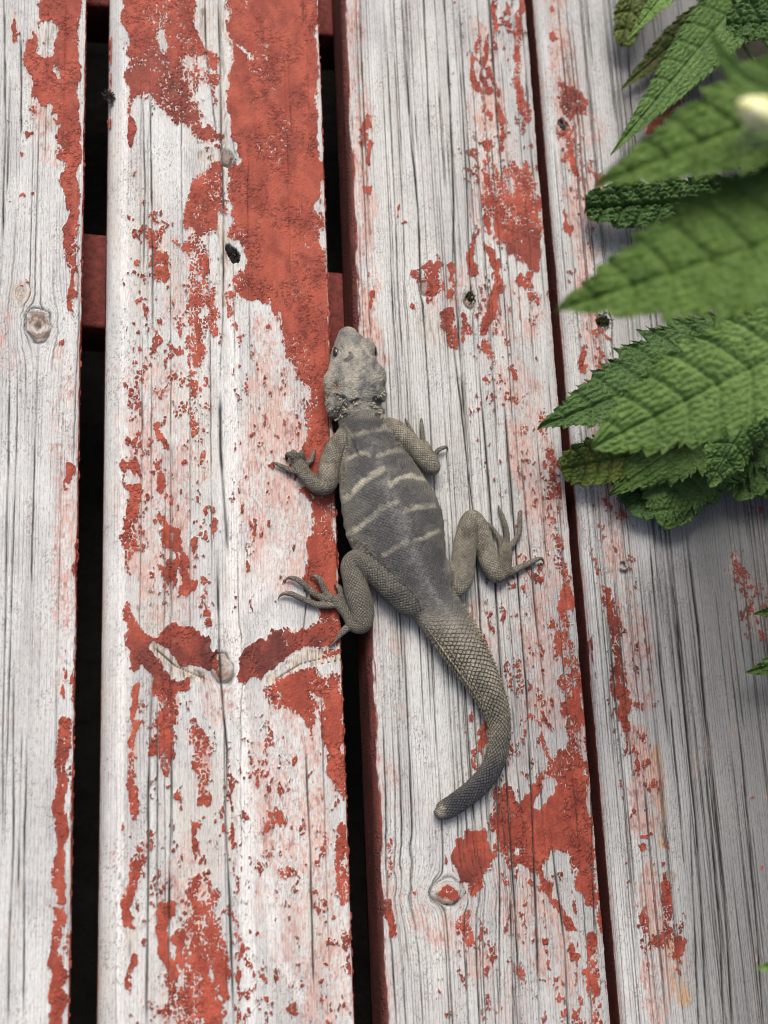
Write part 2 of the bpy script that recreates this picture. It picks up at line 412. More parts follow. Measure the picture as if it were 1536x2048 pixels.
def plank_material():
    k = NT('weathered_painted_wood')
    P = k.attr('wood', 'Vector'); F = k.attr('paintf'); CR = k.attr('crackf')
    wat = k.n('ShaderNodeAttribute', attribute_name='woodc'); wc, GS = wat.outputs['Color'], wat.outputs['Alpha']
    pat = k.n('ShaderNodeAttribute', attribute_name='paintc'); pc, CZ = pat.outputs['Color'], pat.outputs['Alpha']
    streak = k.noise(k.scale(P, (1 / .55, 1 / 130, 1)), 1, 3, .62)
    fine = k.noise(k.scale(P, (1 / .26, 1 / 4.5, 1)), 1, 2, .6)
    lines = k.math('MULTIPLY', k.ss(streak, .50, .68), GS)
    fl = k.ss(fine, .44, .74)
    sp = k.n('ShaderNodeSeparateXYZ'); k.put(sp.inputs[0], P)
    wobl = k.noise(k.scale(P, (1 / 7., 1 / 320., 1)), 1, 2, .6)
    lt = k.math('ADD', k.math('MULTIPLY', sp.outputs[0], 1 / 1.55), k.math('MULTIPLY', wobl, 3.2))
    lf = k.math('ABSOLUTE', k.math('SUBTRACT', k.math('FRACT', lt), .5))
    thin = k.math('MULTIPLY', k.math('MULTIPLY', k.ss(lf, .015, .11, 1., 0.), GS), k.ss(streak, .30, .52))
    dk = k.math('ADD', k.math('ADD', k.math('MULTIPLY', lines, .24), k.math('MULTIPLY', thin, .62)), k.math('MULTIPLY', fl, .40), clamp=True)
    wood = k.mix(dk, wc, k.mix(1.0, wc, (.23, .21, .205), 'MULTIPLY'))
    Fm = k.math('ADD', F, k.math('MULTIPLY_ADD', fine, .34, -.17))
    mask = k.ss(Fm, -.03, .03)
    rim = k.math('MULTIPLY', k.ss(Fm, -.17, -.02), k.math('SUBTRACT', 1.0, mask))
    wood = k.mix(k.math('MULTIPLY', rim, .72), wood, (.075, .035, .028))  # flake edge shadow painted on the wood as a dark outline, with dirt
    wood = k.mix(CR, wood, (.016, .014, .012))
    wv = k.scale(P, (1 / 1.9, 1 / 2.2, 1))
    wv2 = k.mix(.7, wv, k.noise(wv, .9, 2, .5, 0, 1), 'ADD')
    cell = k.voro(wv2, 1.0, 'DISTANCE_TO_EDGE')
    crk = k.math('MULTIPLY', k.ss(cell, .02, .11, 1., 0.), CZ)
    pcol = k.mix(k.math('MULTIPLY', crk, .80), pc, (.030, .010, .008))  # shadow gaps of the paint cracks put into the colour
    pcol = k.mix(k.math('MULTIPLY', k.ss(CR, .5, 1.), .8), pcol, (.03, .015, .012))
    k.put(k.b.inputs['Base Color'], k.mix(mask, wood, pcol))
    k.put(k.b.inputs['Roughness'], k.math('MULTIPLY_ADD', mask, -.14, .86))
    k.b.inputs['Specular IOR Level'].default_value = .3
    h = k.n('ShaderNodeMix'); k.put(h.inputs[0], mask); k.put(h.inputs[2], k.math('MULTIPLY', dk, -1.3))
    k.put(h.inputs[3], k.math('ADD', k.math('MULTIPLY', k.math('MULTIPLY', k.ss(cell, 0., .45), k.math('MULTIPLY_ADD', CZ, 1.6, .5)), 1.5), k.math('MULTIPLY', fine, .7)))
    k.put(k.b.inputs['Normal'], k.bump(h.outputs[0], .00022, .9))
    return k.m


def simple_mat(name, c1, c2, scale=60, rough=.8, bump=.0, spec=.3, det=4):
    k = NT(name)
    tc = k.n('ShaderNodeTexCoord').outputs['Object']
    nz = k.noise(tc, scale, det, .6)
    k.put(k.b.inputs['Base Color'], k.mix(k.ss(nz, .35, .65), c1, c2))
    k.b.inputs['Roughness'].default_value = rough; k.b.inputs['Specular IOR Level'].default_value = spec
    if bump:
        k.put(k.b.inputs['Normal'], k.bump(nz, bump))
    return k.m


MAT_PLANK = plank_material()
MAT_BEAM = simple_mat('old_red_beam_paint', (.150, .034, .027), (.090, .020, .016), 260, .7, .0010, .15, 6)
MAT_FLAKE = simple_mat('curling_red_paint', (.26, .055, .035), (.16, .028, .02), 300, .7, 0)
MAT_FLAKE_D = simple_mat('curling_dark_red_paint', (.28, .06, .035), (.16, .03, .02), 300, .6, 0)
MAT_SOIL = simple_mat('shade_blackened_soil', (.010, .009, .007), (.018, .017, .011), 30, .95, .01)  # near-black colour stands in for the shade below the gaps

# ------------------------------------------------------------------ ground under the deck
g = mesh_obj('ground', [(-6, -6, -.16), (6, -6, -.16), (6, 6, -.16), (-6, 6, -.16)], [(0, 1, 2, 3)], MAT_SOIL, None, False)
tag(g, 'bare soil under the wooden boards, coloured black for the shade there', 'ground', kind='structure')

# ------------------------------------------------------------------ the deck
deck = empty('wooden_deck', (0, 0, 0), 'weathered wooden deck of wide grey boards with peeling red paint', 'deck')
Y_LO, Y_HI = at(768, 2120)[1], at(768, -90)[1]
DY = .00058
rows = np.concatenate([np.linspace(-1.6, Y_LO - .02, 20), np.arange(Y_LO, Y_HI, DY), np.linspace(Y_HI + .02, 1.7, 20)])
TH = .027


def knot_warp(x, y, knots):
    """grain coordinate: streamlines that part round each knot (units mm)"""
    g = x.copy(); kn = np.zeros_like(x); ring = np.zeros_like(x)
    for kx, ky, R, el in knots:
        dx = x - kx; dy = (y - ky) / el
        r = (np.hypot(dx, dy) + 1e-6) * (1 + .30 * fbm(x / R * .9, y / R * .9, int(R * 7), 3))
        f = np.where(r > R, R * R / (r * r), 1.0)
        g = g - dx * f * .92
        ins = sstep(1.05, .8, r / R)
        kn = np.maximum(kn, ins)
        ring = np.maximum(ring, np.exp(-((r / R - 1.02) / .13) ** 2))
        g = np.where(r < R, g + r * .8 + .8 * fbm(x, y, 5, 2), g)
    return g, kn, ring


def make_plank(idx, x0, x1, rl, knots_px, cracks_px, ncr, greyfun, seed, lo_px=-30, hi_px=1566, side_paint=1.0, grain=.6, warm=.0):
    w = (x1 - x0)
    rr = .0016
    prof = []                                       # (x, z)
    for z in np.linspace(-TH, -rl, 7)[:-1]:
        prof.append((x0, z))
    for a in np.linspace(0, math.pi / 2, 20):
        prof.append((x0 + rl * (1 - math.cos(a)), -rl * (1 - math.sin(a))))
    xs = [x0 + rl]
    xa, xb = at(lo_px, 1024)[0] - .012, at(hi_px, 1024)[0] + .012
    while xs[-1] < x1 - rr:
        fine = xa < xs[-1] < xb
        xs.append(xs[-1] + (.00040 if fine else .004))
    for x in xs[1:]:
        if x < x1 - rr - .0002:
            prof.append((x, 0.0))
    for a in np.linspace(0, math.pi / 2, 7):
        prof.append((x1 - rr * (1 - math.sin(a)), -rr * (1 - math.cos(a))))
    for z in np.linspace(-rr, -TH, 9)[1:]:
        prof.append((x1, z))
    prof = np.array(prof); nj = len(prof); ni = len(rows)
    X = np.repeat(prof[None, :, 0], ni, 0); Z = np.repeat(prof[None, :, 1], ni, 0); Yv = np.repeat(rows[:, None], nj, 1)
    # flat arc-length coordinate across the board (mm) so that sides get grain too
    arc = np.concatenate([[0], np.cumsum(np.hypot(np.diff(prof[:, 0]), np.diff(prof[:, 1])))]) * 1000
    A = np.repeat(arc[None, :], ni, 0); Ymm = Yv * 1000
    px, py = to_px(X, Yv)
    U = X * 1000
    kn_mm = []
    for kx, ky, R, el in knots_px:
        p = at(kx, ky); kn_mm.append((p[0] * 1000, p[1] * 1000, R * 1000 * ppm(), el))
    wand = .4 * fbm(U / 60, Ymm / 260, seed + 3, 3)
    g, kn, ring = knot_warp(U + wand, Ymm, kn_mm)
    off = arc[np.argmin(np.abs(prof[:, 0] - (x0 + rl)) + np.abs(prof[:, 1]) * 9)]
    side = np.where((Z < -.0001), A - off + (x0 + rl) * 1000, g)
    side = np.where((Z < -.0001) & (X > (x0 + x1) / 2), (x1 * 1000 + (-Z) * 1000), side)
    G = side
    top = sstep(-rl * .75, -rl * .25, Z) if rl > .004 else np.ones_like(Z)
    # ---- paint field
    wpx = px + 15 * fbm(px / 70, py / 70, seed + 1, 3) + 9 * fbm(px / 17, py / 26, seed + 2, 3)
    wpy = py + 18 * fbm(px / 60, py / 90, seed + 4, 3) + 10 * fbm(px / 15, py / 26, seed + 5, 3)
    D = PAINT.sample(wpx, wpy); PKf = PINK.sample(wpx + 9 * fbm(px / 12, py / 30, seed + 6, 3), wpy); BRf = BROWN.sample(wpx, wpy); TNf = TAN.sample(px * .6 + wpx * .4, py * .6 + wpy * .4); HO = HOLE.sample(px * .35 + wpx * .65, py * .35 + wpy * .65)
    n1 = fbm(G / 3.4 + 31 * idx, Ymm / 6.0, seed, 4, .52)
    n2 = fbm(G / 10 + 3 * idx, Ymm / 24, seed + 40, 3)
    wx = fbm(G / 2.4, Ymm / 3, seed + 21, 2) * .7; wy = fbm(G / 2.4, Ymm / 3, seed + 27, 2) * .7
    cid, ce = voro(G / 2.0 + wx, Ymm / 2.6 + wy, seed + 50)
    zone = sstep(-.20, .22, fbm(G / 20, Ymm / 26, seed + 61, 3))
    full = sstep(.86, 1.0, D)
    Fp = (D - .48) * 1.75 + 1.35 * n1 * (1 - .55 * full) + .55 * n2 * (1 - .6 * full) + .72 * (cid - .5) * (1 - .85 * full)
    Fp = Fp - np.exp(-(ce / .15) ** 2) * (1.35 * (1 - full) * (.25 + .75 * zone) + 2.3 * full * sstep(.25, .8, zone) * sstep(.06, .22, fbm(G / 1.9 + 7, Ymm / 1.6, seed + 64, 2)) * sstep(-.15, .15, n2 + (D < .985) * .2))
    Fp = np.where(D < .03, -1.0, Fp)
    # sides and rounded arris
    isL = (X < x0 + rl * 1.05)
    ang = np.clip(-Z / rl, 0, 1)                       # 0 at top, 1 on the vertical side
    nz = fbm(A / 2.2, Ymm / 14, seed + 71, 4)
    sp = (ang - side_paint) * 2.6 + .55 * nz
    Fp = np.where(isL, np.maximum(np.where(ang > .04, sp, -1), Fp * (ang < .25) - 1.0 * (ang >= .25)), Fp)
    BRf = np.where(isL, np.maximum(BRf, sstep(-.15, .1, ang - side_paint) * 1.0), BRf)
    isR = (X > x1 - rr * 1.2) & (Z < -.0003)
    Fp = np.where(isR, .35 + .9 * fbm(A / 2, Ymm / 9, seed + 77, 4), Fp)
    nearR = np.exp(-((x1 - X) / .0022) ** 2) * (Z > -.0003)
    Fp = Fp - nearR * (.35 + 1.4 * fbm(A / 2, Ymm / 10, seed + 79, 4))
    # ---- cracks
    crack = np.zeros_like(X); depth = np.zeros_like(X)
    r2 = np.random.default_rng(seed)
    lines = []
    for P in cracks_px:
        q = np.array([at(a, b)[:2] * 1000 for a, b, *_ in P]); wd = P[0][2] if len(P[0]) > 2 else 2.0
        o = np.argsort(q[:, 1]); lines.append((q[o, 1], q[o, 0], wd * .13, 1.0, False))
    for _ in range(ncr):
        gx = r2.uniform(x0 * 1000 + 4, x1 * 1000 - 2); yc = r2.uniform(Y_LO, Y_HI) * 1000; L = r2.uniform(25, 130)
        if xa * 1000 < gx < xb * 1000:
            lines.append((np.array([yc - L, yc + L]), np.array([gx, gx]), r2.uniform(.05, .15), r2.uniform(.5, 1.0), True))
    for ys, xs_, hw, st, rnd in lines:
        m = np.where((rows * 1000 >= ys[0]) & (rows * 1000 <= ys[-1]))[0]
        if not len(m):
            continue
        yy = rows[m] * 1000
        xc = np.interp(yy, ys, xs_) + .18 * fbm(yy / 7, yy * 0 + hw * 99, seed + 90, 4) + (.22 if rnd else .5) * fbm(yy / 45, yy * 0 + hw * 77, seed + 91, 2)
        tt = (yy - ys[0]) / (ys[-1] - ys[0]); env = np.clip(np.minimum(tt, 1 - tt) * 8, 0, 1)
        env = env * (.55 + .75 * np.clip(fbm(yy / 18, yy * 0 + hw * 55, seed + 92, 3) + .5, 0, 1))
        src = g[m] if rnd else U[m]
        if rnd:
            dd = np.abs(src - xc[:, None])
        else:
            dd = np.abs(src - xc[:, None])
        ww = hw * (.6 + .6 * env)[:, None] + .14
        v = np.exp(-(dd / ww) ** 2) * (st * env)[:, None]
        crack[m] = np.maximum(crack[m], v)
    crack = np.clip(crack * (1.35 if idx > 3 else (1.2 if idx > 2 else 1.0)), 0, 1) * (Z > -.002)
    crack = np.maximum(crack, ring * .8 * sstep(-.4, .3, n1))
    rothole = sstep(.35, .8, HO + .9 * n1 * (HO > .05))
    crack = np.maximum(crack, rothole)
    Fp = Fp - 1.1 * sstep(.45, .9, crack) - 2 * rothole
    pinkv = np.clip(np.maximum(PKf, .85 * D), 0, 1)
    pinkv = np.where(isL, np.maximum(pinkv * (ang < .2), .10 + .75 * sstep(-.40, .05, ang - side_paint)), pinkv)
    BA = BARE_LIGHT.sample(wpx * .4 + px * .6, wpy)
    pinkm = sstep(.36, 1.08, pinkv + 1.0 * fbm(G / .9, Ymm / 2.2, seed + 14, 4, .75) + .5 * fbm(G / 7, Ymm / 16, seed + 15, 3)) * .80 * (1 - .85 * BA)
    tanv = np.clip(TNf + .7 * kn, 0, 1) * sstep(-.55, .15, fbm(G / 3, Ymm / 9, seed + 16, 4))
    greyv = np.clip(greyfun(px, py) + .16 * fbm(U / 30, Ymm / 90, seed + 8, 3), 0, 1)
    # ---- colours
    def mx(a, b, f):
        return a + (b - a) * f[..., None]
    cc = lambda *v: np.array(v)[None, None, :]
    broad = fbm(G / 6, Ymm / 70, seed + 41, 4) ; blot = fbm(U / 13, Ymm / 34, seed + 42, 4)
    wd = mx(cc(.482, .496, .486) + 0 * G[..., None], cc(.380, .388, .378), np.clip(.45 + 1.1 * broad, 0, 1))
    wd = mx(wd, cc(.30, .30, .305), sstep(.05, .45, blot) * .36)
    wd = mx(wd, cc(.45, .425, .375), sstep(.0, .4, fbm(U / 18, Ymm / 50, seed + 43, 3)) * warm)
    wd = mx(wd, cc(.58, .582, .57), BA * .8)
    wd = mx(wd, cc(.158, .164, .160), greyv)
    speck = sstep(.20, .48, fbm(G / .5, Ymm / .9, seed + 44, 2, .8))
    wd = mx(wd, cc(.13, .115, .10), speck * (.22 + .5 * sstep(-.1, .4, fbm(U / 9, Ymm / 14, seed + 45, 3))))
    org = (px > 1290)[..., None]
    tc1 = mx(np.where(org, cc(.40, .255, .14), cc(.43, .38, .315)) + 0 * G[..., None], cc(.14, .11, .085), sstep(-.1, .35, fbm(G / .9, Ymm / 8, seed + 46, 3)))
    wd = mx(wd, tc1, tanv)
    wd = mx(wd, cc(.155, .10, .075), np.clip(kn * 1.1, 0, 1) * sstep(-.05, .35, n1 + .2) * .8)
    pk = mx(cc(.45, .275, .225) + 0 * G[..., None], cc(.27, .105, .080), sstep(.0, .45, fbm(G / 1.3, Ymm / 3.5, seed + 47, 3)))
    wd = mx(wd, pk, pinkm)
    pv = fbm(G / 8, Ymm / 13, seed + 48, 4)
    pc_ = mx(cc(.198, .033, .0180) + 0 * G[..., None], cc(.275, .054, .030), sstep(-.35, .35, pv))
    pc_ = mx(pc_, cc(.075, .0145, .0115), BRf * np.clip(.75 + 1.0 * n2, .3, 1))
    pc_ = mx(pc_, cc(.36, .14, .10), sstep(.2, .55, fbm(G / 3, Ymm / 4, seed + 49, 4, .7)) * .2)
    pc_ = mx(pc_, cc(.070, .018, .014) * (1 + .5 * nz[..., None]), np.where(isL, sstep(.0, .25, ang), 0))  # left sides: brown paint, its colour darkened for the shade between boards
    pc_ = mx(pc_, pc_ * .6, sstep(-.2, .5, n1) * .45); pc_ = pc_ * (.86 + .28 * cid[..., None] * (1 - .6 * full[..., None]))
    czone = sstep(-.22, .18, fbm(G / 11, Ymm / 15, seed + 62, 3)) * sstep(-.02, .16, fbm(G / 1.5, Ymm / 1.3, seed + 63, 2))
    # ---- relief
    pm = sstep(-.07, .07, Fp)
    lift = np.clip(np.exp(-((Fp - .10) / .12) ** 2), 0, 1) * np.clip(.5 + n1 + (cid - .5), 0, 1.2)
    hz = .00038 * pm + .00052 * lift * pm + .00008 * fbm(G / 1.1, Ymm / 12, seed + 33, 2) * (1 - pm) + .0003 * fbm(U / 25, Ymm / 60, seed + 35, 3)
    hz = hz - .0011 * crack * (1 - rothole) - .0030 * rothole * (.6 + .8 * cid) - .0006 * sstep(.4, 1, TNf) * (.5 + fbm(G / 1.5, Ymm / 6, seed + 37, 3)) + .0004 * kn
    topw = (Z > -.0006)
    Zd = Z + hz * topw
    # left arris follows the surface normal a little
    nx = np.where(isL, -np.cos(np.clip((1 - ang), 0, 1) * math.pi / 2), 0); nzv = np.where(isL, np.sin(np.clip((1 - ang), 0, 1) * math.pi / 2), 0)
    bumpL = (.00022 * pm + .00012 * nz) * isL * (~topw)
    Xd = X + nx * bumpL; Zd = Zd + nzv * bumpL
    Xd = Xd + np.where(isR, .0003 * fbm(A / 2, Ymm / 5, seed + 83, 3), 0) + np.where(X > x1 - .003, .0004 * fbm(Ymm / 12, Ymm * 0, seed + 85, 4), 0)
    V = np.stack([Xd, Yv, Zd], -1).reshape(-1, 3)
    me = grid_mesh('plank', V, ni, nj, True)
    attr(me, 'wood', np.stack([G, Ymm, np.full_like(G, idx * 37.0)], -1), 'FLOAT_VECTOR')
    attr(me, 'paintf', np.clip(Fp, -1, 1)); attr(me, 'crackf', np.clip(crack, 0, 1))
    attr(me, 'woodc', np.concatenate([wd, np.clip(grain + .5 * blot, 0, 1)[..., None]], -1), 'FLOAT_COLOR')
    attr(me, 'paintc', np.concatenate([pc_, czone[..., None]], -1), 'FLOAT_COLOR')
    me.materials.append(MAT_PLANK)
    o = bpy.data.objects.new('plank', me); COL.objects.link(o); o.parent = deck
    return o


def XX(px, py):
    return float(at(px, py)[0])


b1r = XX(172, 0) * .5 + XX(140, 2048) * .5
b2l = XX(216, 0) * .5 + XX(200, 2048) * .5; b2r = XX(634, 0) * .5 + XX(713, 2048) * .5
b3l = XX(684, 0) * .5 + XX(768, 2048) * .5; b3r = XX(1047, 0) * .5 + XX(1226, 2048) * .5
b4l = XX(1073, 0) * .5 + XX(1244, 2048) * .5
print('board edges mm', [round(v * 1000, 1) for v in (b1r, b2l, b2r, b3l, b3r, b4l)])
BW = .5 * (b2r - b2l + b3r - b3l)
print('widths', b2r - b2l, b3r - b3l, 'gaps', b2l - b1r, b3l - b2r, b4l - b3r)
crk2 = [[(305, 1292, 2), (350, 1332), (424, 1364)], [(548, 1360, 2), (600, 1328), (660, 1312)], [(630, 1330, 2), (690, 1318)], [(437, -60, 2), (440, 150), (447, 400), (446, 640), (440, 780)], [(440, 780, 4), (441, 900), (448, 1000), (456, 1115)], [(434, 1080, 2.5), (440, 1350), (455, 1500), (452, 1640), (460, 1800), (472, 2120)],
        [(300, 150, 2), (304, 420), (306, 700)], [(306, 1320, 2.2), (297, 1600), (296, 1800), (292, 2120)], [(345, 1420, 1.8), (340, 1700), (338, 2120)], [(610, 1480, 2), (622, 1700), (630, 2000)], [(410, -60, 2), (412, 110), (436, 290)], [(620, 1120, 1.2), (605, 1290)], [(285, 190, 1.6), (290, 380), (286, 560)]]
crk3 = [[(800, -60, 2.4), (820, 250), (838, 420), (846, 640)], [(885, -60, 2.6), (900, 200), (908, 420), (905, 560)], [(918, 100, 1.8), (936, 400), (944, 640)], [(975, -60, 2), (995, 250), (1010, 420)], [(845, -60, 1.6), (860, 300)],
        [(900, 640, 2), (922, 800), (948, 1040), (962, 1260), (968, 1360)], [(950, 660, 2.2), (972, 900), (985, 1060), (1000, 1300), (1008, 1460), (1030, 1800), (1045, 2120)], [(1000, 700, 2.2), (1020, 950), (1040, 1200), (1055, 1400), (1066, 1640), (1075, 1900), (1082, 2120)],
        [(1040, 900, 1.8), (1065, 1150), (1090, 1400)], [(985, 1340, 1.6), (992, 1500), (1000, 1760), (998, 2040)], [(1100, 1650, 2), (1130, 1900), (1140, 2120)], [(1180, 1500, 1.6), (1190, 1900)], [(930, 1900, 1.8), (940, 2120)], [(1020, 1780, 2), (1030, 2120)]]
crk4 = [[(1370, 1040, 3.4), (1395, 1250), (1412, 1450), (1432, 1620), (1450, 1800), (1470, 2120)], [(1330, 1060, 3), (1352, 1220), (1368, 1400), (1392, 1640), (1420, 2120)], [(1300, 1080, 2), (1322, 1350), (1340, 1500)], [(1410, 1500, 2), (1440, 1850), (1450, 2120)], [(1255, 30, 2), (1262, 200), (1275, 320)], [(1190, 560, 2), (1205, 740)], [(1480, 1450, 2), (1510, 1800), (1530, 2100)], [(1380, 1600, 1.6), (1400, 2100)], [(1340, 1400, 1.6), (1372, 1750)], [(1230, 500, 1.6), (1245, 640)]]
crk1 = [[(8, -60, 2), (10, 260), (6, 520)], [(40, 60, 1.4), (44, 280)], [(20, 700, 1.6), (12, 1200), (4, 1700)], [(70, 850, 1.5), (62, 1200)], [(30, 1300, 1.6), (26, 1700), (14, 2080)], [(54, 1450, 1.4), (46, 2060)]]
lim = lambda v: np.clip(v, 0, 1)
pl1 = make_plank(1, b1r - BW, b1r, .006, [(77, 652, 25, 1.35), (40, 585, 8, 1.6)], crk1, 40, lambda x, y: 0 * x + .03, 101, side_paint=.55, grain=.55)
pl0 = make_plank(0, b1r - BW * 2 - .0115, b1r - BW - .0115, .006, [], [], 0, lambda x, y: 0 * x + .03, 55, side_paint=.55)
pl2 = make_plank(2, b2l, b2r, .0080, [(455, 316, 14, 1.3), (444, 1338, 20, 1.4)], crk2, 26, lambda x, y: 0 * x + .0, 202, side_paint=.92, grain=.36, warm=.45)
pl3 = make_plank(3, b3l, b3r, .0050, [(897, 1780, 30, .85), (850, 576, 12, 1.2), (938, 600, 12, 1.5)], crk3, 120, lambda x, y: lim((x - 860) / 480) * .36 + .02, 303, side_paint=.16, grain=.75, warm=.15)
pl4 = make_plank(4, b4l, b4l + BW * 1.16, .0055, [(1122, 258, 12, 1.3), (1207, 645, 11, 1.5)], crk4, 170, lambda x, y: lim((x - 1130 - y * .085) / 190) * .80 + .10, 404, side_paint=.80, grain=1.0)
pl1['label'] = 'pale grey board with a knot and a thin strip of red paint'
pl2['label'] = 'board with the widest red paint and a long central split'
pl3['label'] = 'board the lizard lies on, fissured grey with scattered red flakes'
pl4['label'] = 'grey fissured board partly under the leaves'


# crossbeams below the boards
def beam(pa, pb, z1, thick):
    """pa, pb: (upper px edge, lower px edge) pairs at two picture columns"""
    q = [at(pa[0], pa[1], z1), at(pa[0], pa[2], z1), at(pb[0], pb[1], z1), at(pb[0], pb[2], z1)]

    def edge(p0, p1):
        s = (p1[1] - p0[1]) / (p1[0] - p0[0])
        return lambda x: p0[1] + s * (x - p0[0])
    up, lo = edge(q[0], q[2]), edge(q[1], q[3])
    xs = np.linspace(b1r - BW * 2 - .01, b4l + BW * 1.16 - .003, 60); V = []
    for x in xs:
        u, l = up(x), lo(x)
        e = .0022
        for y, z in ((u, z1 - thick), (u, z1 - e), (u - e * .3, z1 - e * .3), (u - e, z1), (l + e, z1), (l + e * .3, z1 - e * .3), (l, z1 - e), (l, z1 - thick)):
            V.append((x, y + .0006 * math.sin(x * 130), z + .0004 * math.sin(x * 210 + y * 300)))
    me = grid_mesh('crossbeam', np.array(V), len(xs), 8, True)
    me.materials.append(MAT_BEAM)
    o = bpy.data.objects.new('crossbeam', me); COL.objects.link(o); o.parent = deck
    return o


beam((188, 466, 655), (672, 541, 720), -TH + .0005, .035)
beam((188, -190, 10), (650, -115, 68), -TH + .0005, .035)


# curled paint along the board edges
def flakes(parent, x, side, n, zlo, zhi, seed, mat, smin=.0008, smax=.0022, ylo=Y_LO, yhi=Y_HI):
    r = random.Random(seed); V = []; Fc = []
    for i in range(n):
        y = r.uniform(ylo, yhi); s = r.uniform(smin, smax) * r.choice((.6, 1, 1)); z = r.uniform(zlo, zhi)
        lean = r.uniform(.05, .55) * s; L = s * r.uniform(1.0, 2.6); b = len(V)
        prof = [(0, 0), (.45, .10), (.8, .4), (.85, .8)]
        for k, (o, up) in enumerate(prof):
            tw = 1 - .22 * k * r.uniform(.5, 1.3)
            for e in (-.5, .5):
                V.append((x + side * (o * lean - .0002), y + e * L * tw + r.uniform(-.1, .1) * s, z + up * s * r.uniform(-.6, .8)))
        for k in range(3):
            Fc.append((b + 2 * k, b + 2 * k + 1, b + 2 * k + 3, b + 2 * k + 2))
    o = mesh_obj('loose_paint', V, Fc, mat, parent, False)
    md = o.modifiers.new('thick', 'SOLIDIFY'); md.thickness = .00018
    tag(o, kind='stuff')
    return o


flakes(pl1, b1r, 1, 330, -.004, -.0003, 1, MAT_FLAKE)
flakes(pl2, b2r, 1, 420, -.004, -.0003, 2, MAT_FLAKE)
flakes(pl2, b2l + .0004, -1, 60, -.012, -.006, 3, MAT_FLAKE, .001, .002)
flakes(pl2, b2l + .0012, -1, 26, -.008, -.002, 31, MAT_FLAKE_D, .002, .005, at(215, 250)[1], at(220, 80)[1])
flakes(pl3, b3r, 1, 60, -.004, -.0005, 4, MAT_FLAKE_D, .0006, .0012)
flakes(pl4, b4l + .0012, -1, 40, -.010, -.003, 5, MAT_FLAKE_D, .001, .003)
flakes(pl4, b4l + .0020, -1, 22, -.006, -.0012, 6, MAT_FLAKE, .003, .0055, at(1190, 1370)[1], at(1175, 1210)[1])

# ------------------------------------------------------------------ lizard
def catmull(P, n_per=6):
    P = np.array(P, float); out = []
    Q = np.vstack([2 * P[0] - P[1], P, 2 * P[-1] - P[-2]])
    for i in range(1, len(Q) - 2):
        for t in np.linspace(0, 1, n_per, endpoint=False):
            a, b, c, d = Q[i - 1], Q[i], Q[i + 1], Q[i + 2]
            out.append(.5 * (2 * b + (c - a) * t + (2 * a - 5 * b + 4 * c - d) * t ** 2 + (3 * b - 3 * c + d - a) * t ** 3))
    out.append(Q[-2]); return np.array(out)


TUBES = []          # (name, centres, lateral radius, vertical radius, side vec, up vec)


def tube_geo(V, Fc, name, pts, n_per=6, seg=18, rec=True):
    """pts: (px, py, z_mm, half width px, vertical ratio or None)"""
    A = []
    for p in pts:
        z = p[2] / 1000; c = at(p[0], p[1], z); r = p[3] * ppm(z)
        A.append((*c, r, r * (p[4] if len(p) > 4 else 1.0)))
    A = catmull(A, n_per)
    C = A[:, :3]; ra = np.maximum(A[:, 3], .0002); rb = np.maximum(A[:, 4], .0002)
    T = np.gradient(C, axis=0); T /= np.linalg.norm(T, axis=1)[:, None] + 1e-12
    up0 = np.array([0, 0, 1.0]); S = np.cross(T, up0)
    nrm = np.linalg.norm(S, axis=1)[:, None]
    S = np.where(nrm > .15, S / (nrm + 1e-9), np.array([1.0, 0, 0])); U = np.cross(S, T)
    b = len(V)
    # rounded ends
    rings = [(C[0] - T[0] * rb[0] * .75, ra[0] * .55, rb[0] * .55, S[0], U[0])] + [(C[i], ra[i], rb[i], S[i], U[i]) for i in range(len(C))] + [(C[-1] + T[-1] * rb[-1] * .75, ra[-1] * .55, rb[-1] * .55, S[-1], U[-1])]
    for c, a_, b_, s_, u_ in rings:
        for k in range(seg):
            th = 2 * math.pi * k / seg
            V.append(c + s_ * a_ * math.cos(th) + u_ * b_ * math.sin(th))
    for i in range(len(rings) - 1):
        for k in range(seg):
            Fc.append((b + i * seg + k, b + i * seg + (k + 1) % seg, b + (i + 1) * seg + (k + 1) % seg, b + (i + 1) * seg + k))
    Fc.append(tuple(b + k for k in range(seg))[::-1]); e = b + (len(rings) - 1) * seg
    Fc.append(tuple(e + k for k in range(seg)))
    if rec:
        TUBES.append((name, C, ra, rb, S, U))
    return C


def blob(V, Fc, px, py, z, rx, ry, rz, yaw=0):
    """ellipsoid, radii in px (x,y) and mm (z)"""
    c = at(px, py, z / 1000); m = ppm(z / 1000); b = len(V); n, s = 10, 16
    for i in range(n + 1):
        ph = math.pi * i / n
        for k in range(s):
            th = 2 * math.pi * k / s
            x, y = rx * m * math.sin(ph) * math.cos(th), ry * m * math.sin(ph) * math.sin(th)
            V.append(c + np.array([x * math.cos(yaw) - y * math.sin(yaw), x * math.sin(yaw) + y * math.cos(yaw), rz / 1000 * math.cos(ph)]))
    for i in range(n):
        for k in range(s):
            Fc.append((b + i * s + k, b + (i + 1) * s + k, b + (i + 1) * s + (k + 1) % s, b + i * s + (k + 1) % s))


